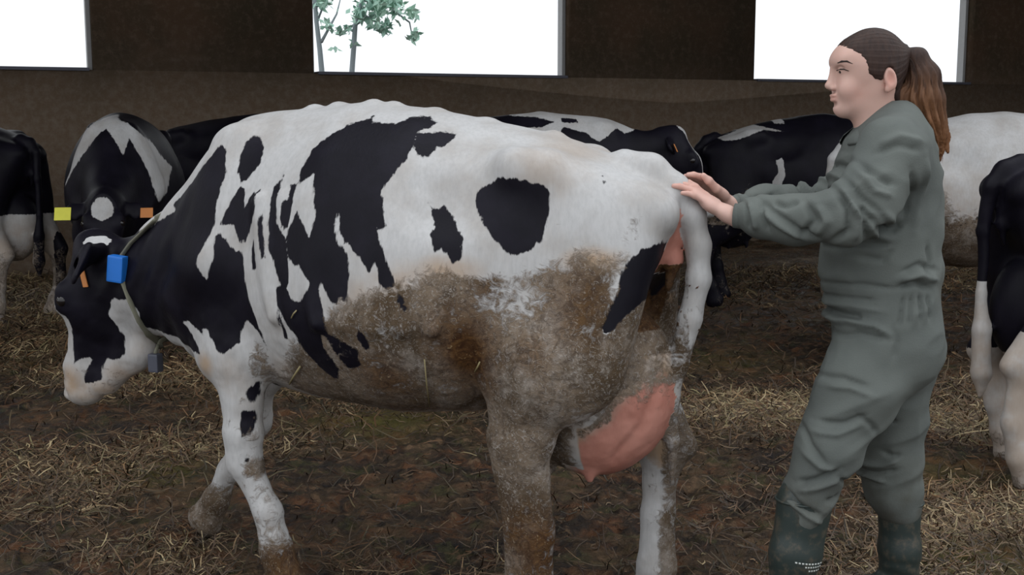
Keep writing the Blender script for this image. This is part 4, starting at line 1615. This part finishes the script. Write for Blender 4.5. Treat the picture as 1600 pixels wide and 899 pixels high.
F.ecap(HD(1350, 106, .064), HD(1356, 124, .066), .006, .003, lat, .006)
hm = F.mesh('hair', 1)
hc = get_co(hm); hn = get_no(hm)
tie = HD(1412, 82)
rel = hc - tie
ang = np.arctan2(rel[:, 1], rel[:, 2] + 1e-6)
hc = hc + hn * (np.sin(ang * 60 + 6 * vnoise(hc, 12)) * .0006 * np.clip((1.55 - 1) * 1, 0, 1) + np.sin(ang * 31) * .0004)[:, None]
set_co(hm, hc)
attr(hm, 'tip', np.zeros(len(hc)))
obj('hair', hm, M_hair, person)
F = Field(tuple(HD(1404, 262) + V(-.06, -.09, -.02)), tuple(HD(1490, 60) + V(.03, .09, .02)), .0034)
pony = [(1415, 83, .016), (1432, 92, .030), (1442, 120, .044), (1440, 155, .053), (1447, 185, .047), (1458, 212, .030), (1464, 236, .014), (1466, 252, .004)]
F.chain([HD(x, y) for x, y, r in pony], [(r * .9, r) for x, y, r in pony], lat, .012)
F.ecap(HD(1410, 150), HD(1428, 185), (.03, .02), (.02, .012), lat, .02)
F.chain([HD(1462, 190), HD(1474, 215), HD(1480, 238)], [.02, .012, .003], lat, .01)
F.chain([HD(1440, 190), HD(1450, 225), HD(1456, 248)], [.02, .010, .002], lat, .01)
pm = F.mesh('ponytail', 1)
pc = get_co(pm); pn = get_no(pm)
ctrx = np.interp(-pc[:, 2], [-HD(*p[:2])[2] for p in pony], [HD(*p[:2])[0] for p in pony])
a_ = np.arctan2(pc[:, 1], pc[:, 0] - ctrx)
grow = np.clip((HD(1440, 90)[2] - pc[:, 2]) / .1, 0, 1)
pc = pc + pn * ((np.sin(a_ * 13 + pc[:, 2] * 22 + 5 * vnoise(pc, (8, 8, 3))) * .0045 + np.sin(a_ * 29 - pc[:, 2] * 30 + 6 * vnoise(pc, (10, 10, 4))) * .0025) * grow)[:, None]
set_co(pm, pc)
tipv = lambda z: np.clip((HD(1440, 110)[2] - z) / (HD(1440, 110)[2] - HD(1440, 225)[2]), 0, 1)
attr(pm, 'tip', np.clip(tipv(pc[:, 2]) * .9 + .25 * vnoise(pc, (30, 30, 6)), 0, 1))
pony_o = obj('ponytail', pm, M_hair, person)
# loose locks over the tail of hair
co_, fs_, tp_ = [], [], []
for i in range(190):
    th = rng.uniform(0, 2 * math.pi); kk = rng.uniform(.80, 1.06)
    end = rng.uniform(.72, 1.0)
    pts = []
    wob = rng.normal(size=2) * .006
    for j, s in enumerate(np.linspace(0, end, 11)):
        f = s * (len(pony) - 1)
        i0 = min(int(f), len(pony) - 2); fr_ = f - i0
        x = pony[i0][0] * (1 - fr_) + pony[i0 + 1][0] * fr_
        y = pony[i0][1] * (1 - fr_) + pony[i0 + 1][1] * fr_
        r = max(pony[i0][2] * (1 - fr_) + pony[i0 + 1][2] * fr_, .010)
        c = HD(x, y)
        tw = th + .5 * s
        pts.append(c + V(math.cos(tw) * r * kk + wob[0] * s, math.sin(tw) * r * .9 * kk, wob[1] * s - (.03 * max(0, s - .8))))
    b0 = len(co_)
    for j, p in enumerate(pts):
        wd = .0016 * (1 - .75 * j / 10)
        tdir = V(-math.sin(th), math.cos(th), 0)
        odir = V(math.cos(th), math.sin(th), 0)
        co_ += [p - tdir * wd, p + odir * wd * .8, p + tdir * wd]
        tp_ += [float(np.clip(tipv(p[2]) + rng.normal() * .03, 0, 1))] * 3
    for j in range(10):
        for k in (0, 1):
            fs_.append((b0 + j * 3 + k, b0 + j * 3 + k + 1, b0 + j * 3 + k + 4, b0 + j * 3 + k + 3))
lm = mesh_np('locks', co_, fs_); attr(lm, 'tip', tp_); smooth(lm)
tag(obj('locks', lm, M_hair, pony_o), kind='stuff')
obj('hair_tie', tube_mesh('hair_tie', [tie + V(.004 + .001 * math.cos(q), math.cos(q) * .017, math.sin(q) * .017) for q in np.linspace(0, 2 * math.pi, 21)], .005, 8), plain('black_elastic', (.01, .01, .012), .7), person)

# ------------------------------------------------------------------ floor of trodden bedding
def gheight(x, y):
    P = np.stack([x, y, np.zeros_like(x)], 1)
    z = fbm(P, 1.3, 3) * .030 + fbm(P + 5, 5.5, 3) * .020
    rid = 1 - np.abs(vnoise(P + 9, (13, 13, 1)))
    rid2 = 1 - np.abs(vnoise(P + 3, (29, 29, 1)))
    z += (rid - .6) * .030 + (rid2 - .6) * .012 + fbm(P + 2, 26, 2) * .008
    return z - .016


ny, nu = 520, 760
ys = 2.3 * (15.5 / 2.3) ** (np.arange(ny) / (ny - 1))
us = np.linspace(-1.35, 1.35, nu)
us = np.sign(us) * np.abs(us / 1.35) ** 1.35 * 1.35
Yg, Ug = np.meshgrid(ys, us, indexing='ij')
Xg = Ug * (Yg + 1.0)
gx, gy = Xg.ravel(), Yg.ravel()
gz = gheight(gx, gy)
keep_in = ((np.stack([gx, gy, gz * 0], 1) - WORG) @ wnor) < .05
co = np.stack([gx, gy, gz], 1)
ii = np.arange(ny * nu).reshape(ny, nu)
q = np.stack([ii[:-1, :-1], ii[:-1, 1:], ii[1:, 1:], ii[1:, :-1]], -1).reshape(-1, 4)
q = q[keep_in[q].all(1)]
me = mesh_np('floor', co, q)
smooth(me)


def straw_amount(x, y):
    P = np.stack([x, y, np.zeros_like(x)], 1)
    s = .5 + .75 * fbm(P + 20, 1.1, 2) + .45 * fbm(P + 30, 4, 2)
    for (cx, cy, r, w) in straw_spots:
        s += w * np.exp(-(((x - cx) ** 2 + (y - cy) ** 2) / r ** 2))
    return np.clip(s, 0, 1.4)


def gpt(px, py):
    d = ray(px, py)
    t_ = -CAM[2] / d[2]
    return (CAM + t_ * d)[:2]


straw_spots = []
for (px, py, r, w) in ((1170, 640, .38, 1.0), (1520, 660, .30, .8), (1560, 780, .35, .7), (60, 820, .35, .5), (330, 870, .30, .6), (220, 600, .4, .3),
                       (40, 450, 1.3, .8), (1230, 430, 1.3, .8), (620, 860, .2, .5), (1140, 800, .3, .4), (1100, 500, .9, -.7), (560, 760, .5, -.5),
                       (900, 790, .3, -.5), (1480, 540, .9, -.6), (150, 560, .5, -.2), (1550, 870, .3, -.3), (400, 760, .25, -.5)):
    g = gpt(px, py)
    straw_spots.append((g[0], g[1], r, w))
attr(me, 'straw', straw_amount(gx, gy))
moss = np.zeros(len(gx))
for (px, py, r, w) in ((600, 655, .30, 1.0), (240, 730, .22, .8), (440, 590, .5, .4), (1500, 870, .25, .8), (1130, 560, .35, .4), (1480, 740, .22, .5), (60, 560, .4, .35)):
    g = gpt(px, py)
    moss = np.maximum(moss, w * np.exp(-(((gx - g[0]) ** 2 + (gy - g[1]) ** 2) / r ** 2)))
attr(me, 'moss', moss)
t = NT('trodden_dung_and_straw', 0.75)
P = t.coords()
nA = t.noise(P, 3.0, 5, .6)
nB = t.noise(P, 16, 5, .7, .8)
nC = t.noise(P, 48, 4, .7, 1.5)
c = t.mix(t.ramp(nA, .38, .62), (0.024, 0.015, 0.010), (0.070, 0.043, 0.022))
nD = t.noise(P, 6.5, 4, .6)
c = t.mix(t.ramp(nD, .50, .68), c, (0.105, 0.044, 0.018))
c = t.mix(t.ramp(nD, .46, .34, 0, .7), c, (0.050, 0.048, 0.016))
c = t.mix(t.ramp(nB, .52, .68), c, (0.140, 0.085, 0.048))
c = t.mix(t.ramp(nB, .50, .34, 0, .8), c, (0.007, 0.006, 0.007))
c = t.mix(t.ramp(t.math('ADD', nC, t.math('MULTIPLY', t.attr('straw'), .22)), .66, .80), c, (0.23, 0.165, 0.10))
c = t.mix(t.ramp(t.math('ADD', t.attr('straw'), t.math('MULTIPLY', nB, .5)), 1.15, 1.55, 0, .7), c, t.mix(nC, (0.09, 0.062, 0.042), (0.46, 0.37, 0.28)))
c = t.mix(t.math('MULTIPLY', t.attr('moss'), t.ramp(nC, .3, .6, .3, .85)), c, (0.095, 0.080, 0.014))
t.color(c)
t.b.inputs['Specular IOR Level'].default_value = 0.3
t.set(t.b.inputs['Roughness'], t.ramp(nB, .35, .65, .38, .85))
t.bump(t.math('ADD', nB, t.math('MULTIPLY', nC, .5)), 0.022, 0.9)
fl = obj('floor', me, t.m)
tag(fl, kind='structure')
sub = obj('floor_base', multi_box('floor_base', [((-14, -4, -.5), (16, 22, -.10))]), plain('packed_earth', (.035, .024, .016), .95))
tag(sub, kind='structure')

# ---- loose straw, tens of thousands of stalks nobody could count
N = 210000
y = 2.9 + (11.5 - 2.9) * rng.random(N) ** 1.9
x = (rng.random(N) * 2 - 1) * (.60 * y + .5)
sa = straw_amount(x, y)
ok = (rng.random(N) < np.clip(sa ** 2.0 * .80 + .06, 0, 1)) & (((np.stack([x, y, 0 * x], 1) - WORG) @ wnor) < -.1)
x, y, sa = x[ok], y[ok], sa[ok]
n = len(x)
ln = rng.gamma(2.6, .020, n).clip(.015, .24) * (1 + .12 * (y - 3.5))
wd = rng.uniform(.0012, .0026, n) * (1 + .22 * (y - 3.3))
th = rng.uniform(0, 2 * np.pi, n)
tilt = rng.normal(0, .42, n)
bend = rng.normal(0, .35, n)
lift = rng.random(n) ** 2 * .022 * (1 + sa)
P5 = []
for k in range(4):
    s = (k / 3 - .5)
    a = th + bend * s * 2
    P5.append(np.stack([x + np.cos(a) * ln * s, y + np.sin(a) * ln * s, np.zeros(n)], 1))
verts = []
for k in range(4):
    p = P5[k]
    z = gheight(p[:, 0], p[:, 1]) + lift + np.clip((k / 3 - .5) * ln * np.sin(tilt) * 1.4, -.012, .05) + .004
    p[:, 2] = z
for k in range(4):
    d = P5[min(k + 1, 3)] - P5[max(k - 1, 0)]
    sdv = np.stack([-d[:, 1], d[:, 0], np.zeros(n)], 1)
    sdv /= np.linalg.norm(sdv, axis=1)[:, None] + 1e-9
    w_ = (wd * (1.0 if k in (1, 2) else .6))[:, None]
    verts.append(P5[k] - sdv * w_ - V(0, 0, .0008)); verts.append(P5[k] + V(0, 0, 1) * w_ * .9); verts.append(P5[k] + sdv * w_ - V(0, 0, .0008))
co = np.stack(verts, 1).reshape(-1, 3)
base = np.arange(n)[:, None] * 12
qs = []
for k in range(3):
    for j in range(2):
        a = k * 3 + j
        qs.append(base + np.array([a, a + 1, a + 4, a + 3])[None, :])
q = np.stack(qs, 1).reshape(-1, 4)
sm_ = mesh_np('straw', co, q)
hue = np.repeat(rng.random(n), 12)
attr(sm_, 'hue', hue)
tone = np.repeat(np.clip(rng.normal(.34, .27, n) + (sa - .7) * .45, 0, 1), 12)
attr(sm_, 'tone', tone)
t = NT('straw_stalk', 0.55)
tn = t.attr('tone')
c = t.mix(t.ramp(tn, 0, .5), (0.035, 0.020, 0.010), (0.13, 0.082, 0.045))
c = t.mix(t.ramp(tn, .5, 1.0), c, (0.47, 0.365, 0.205))
c = t.mix(t.ramp(t.attr('hue'), .6, .95, 0, .75), c, t.mix(tn, (0.05, 0.020, 0.008), (0.24, 0.115, 0.045)))
c = t.mix(t.ramp(t.attr('hue'), .3, .05, 0, .6), c, t.mix(tn, (0.020, 0.020, 0.008), (0.17, 0.155, 0.06)))
t.color(c)
M_straw = t.m
tag(obj('straw_litter', sm_, M_straw), 'loose golden and brown straw stalks scattered over the trodden barn floor', 'straw', kind='stuff')

# ---- single stalks caught on the cow's coat
def stalk(label, pts, r=.0022, tonev=.9):
    p = []
    for (px, py, off) in pts:
        h_, n_ = hit(px, py, .3)
        if n_ is None: n_ = V(0, 1, 0)
        l = h_ + n_ * off
        p.append(CO + CFW * l[0] + CLF * l[1] + CUP * l[2])
    m = tube_mesh('straw_stalk', [a - p[0] for a in p], r, 6)
    attr(m, 'tone', np.full(len(m.vertices), tonev))
    o = obj('straw_stalk', m, M_straw)
    o.location = p[0]
    tag(o, label, 'straw', 'straw stalks stuck to the cow')


stalk('pale straw stalk stuck to the cow belly just behind its near front leg', [(454, 598, .006), (462, 585, .010), (471, 571, .006)], .0030, 1.0)
stalk('short pale straw bit on the black patch behind the cow shoulder', [(457, 497, .004), (461, 490, .006), (465, 485, .004)], .0022, 1.0)
stalk('long bent straw hanging from the cow belly in front of the hind leg', [(664, 560, .005), (668, 600, .010), (672, 632, .006)], .0020, .85)
stalk('pale straw bit on the brown dung patch of the cow flank', [(743, 580, .004), (749, 572, .007), (752, 565, .005)], .0022, .95)
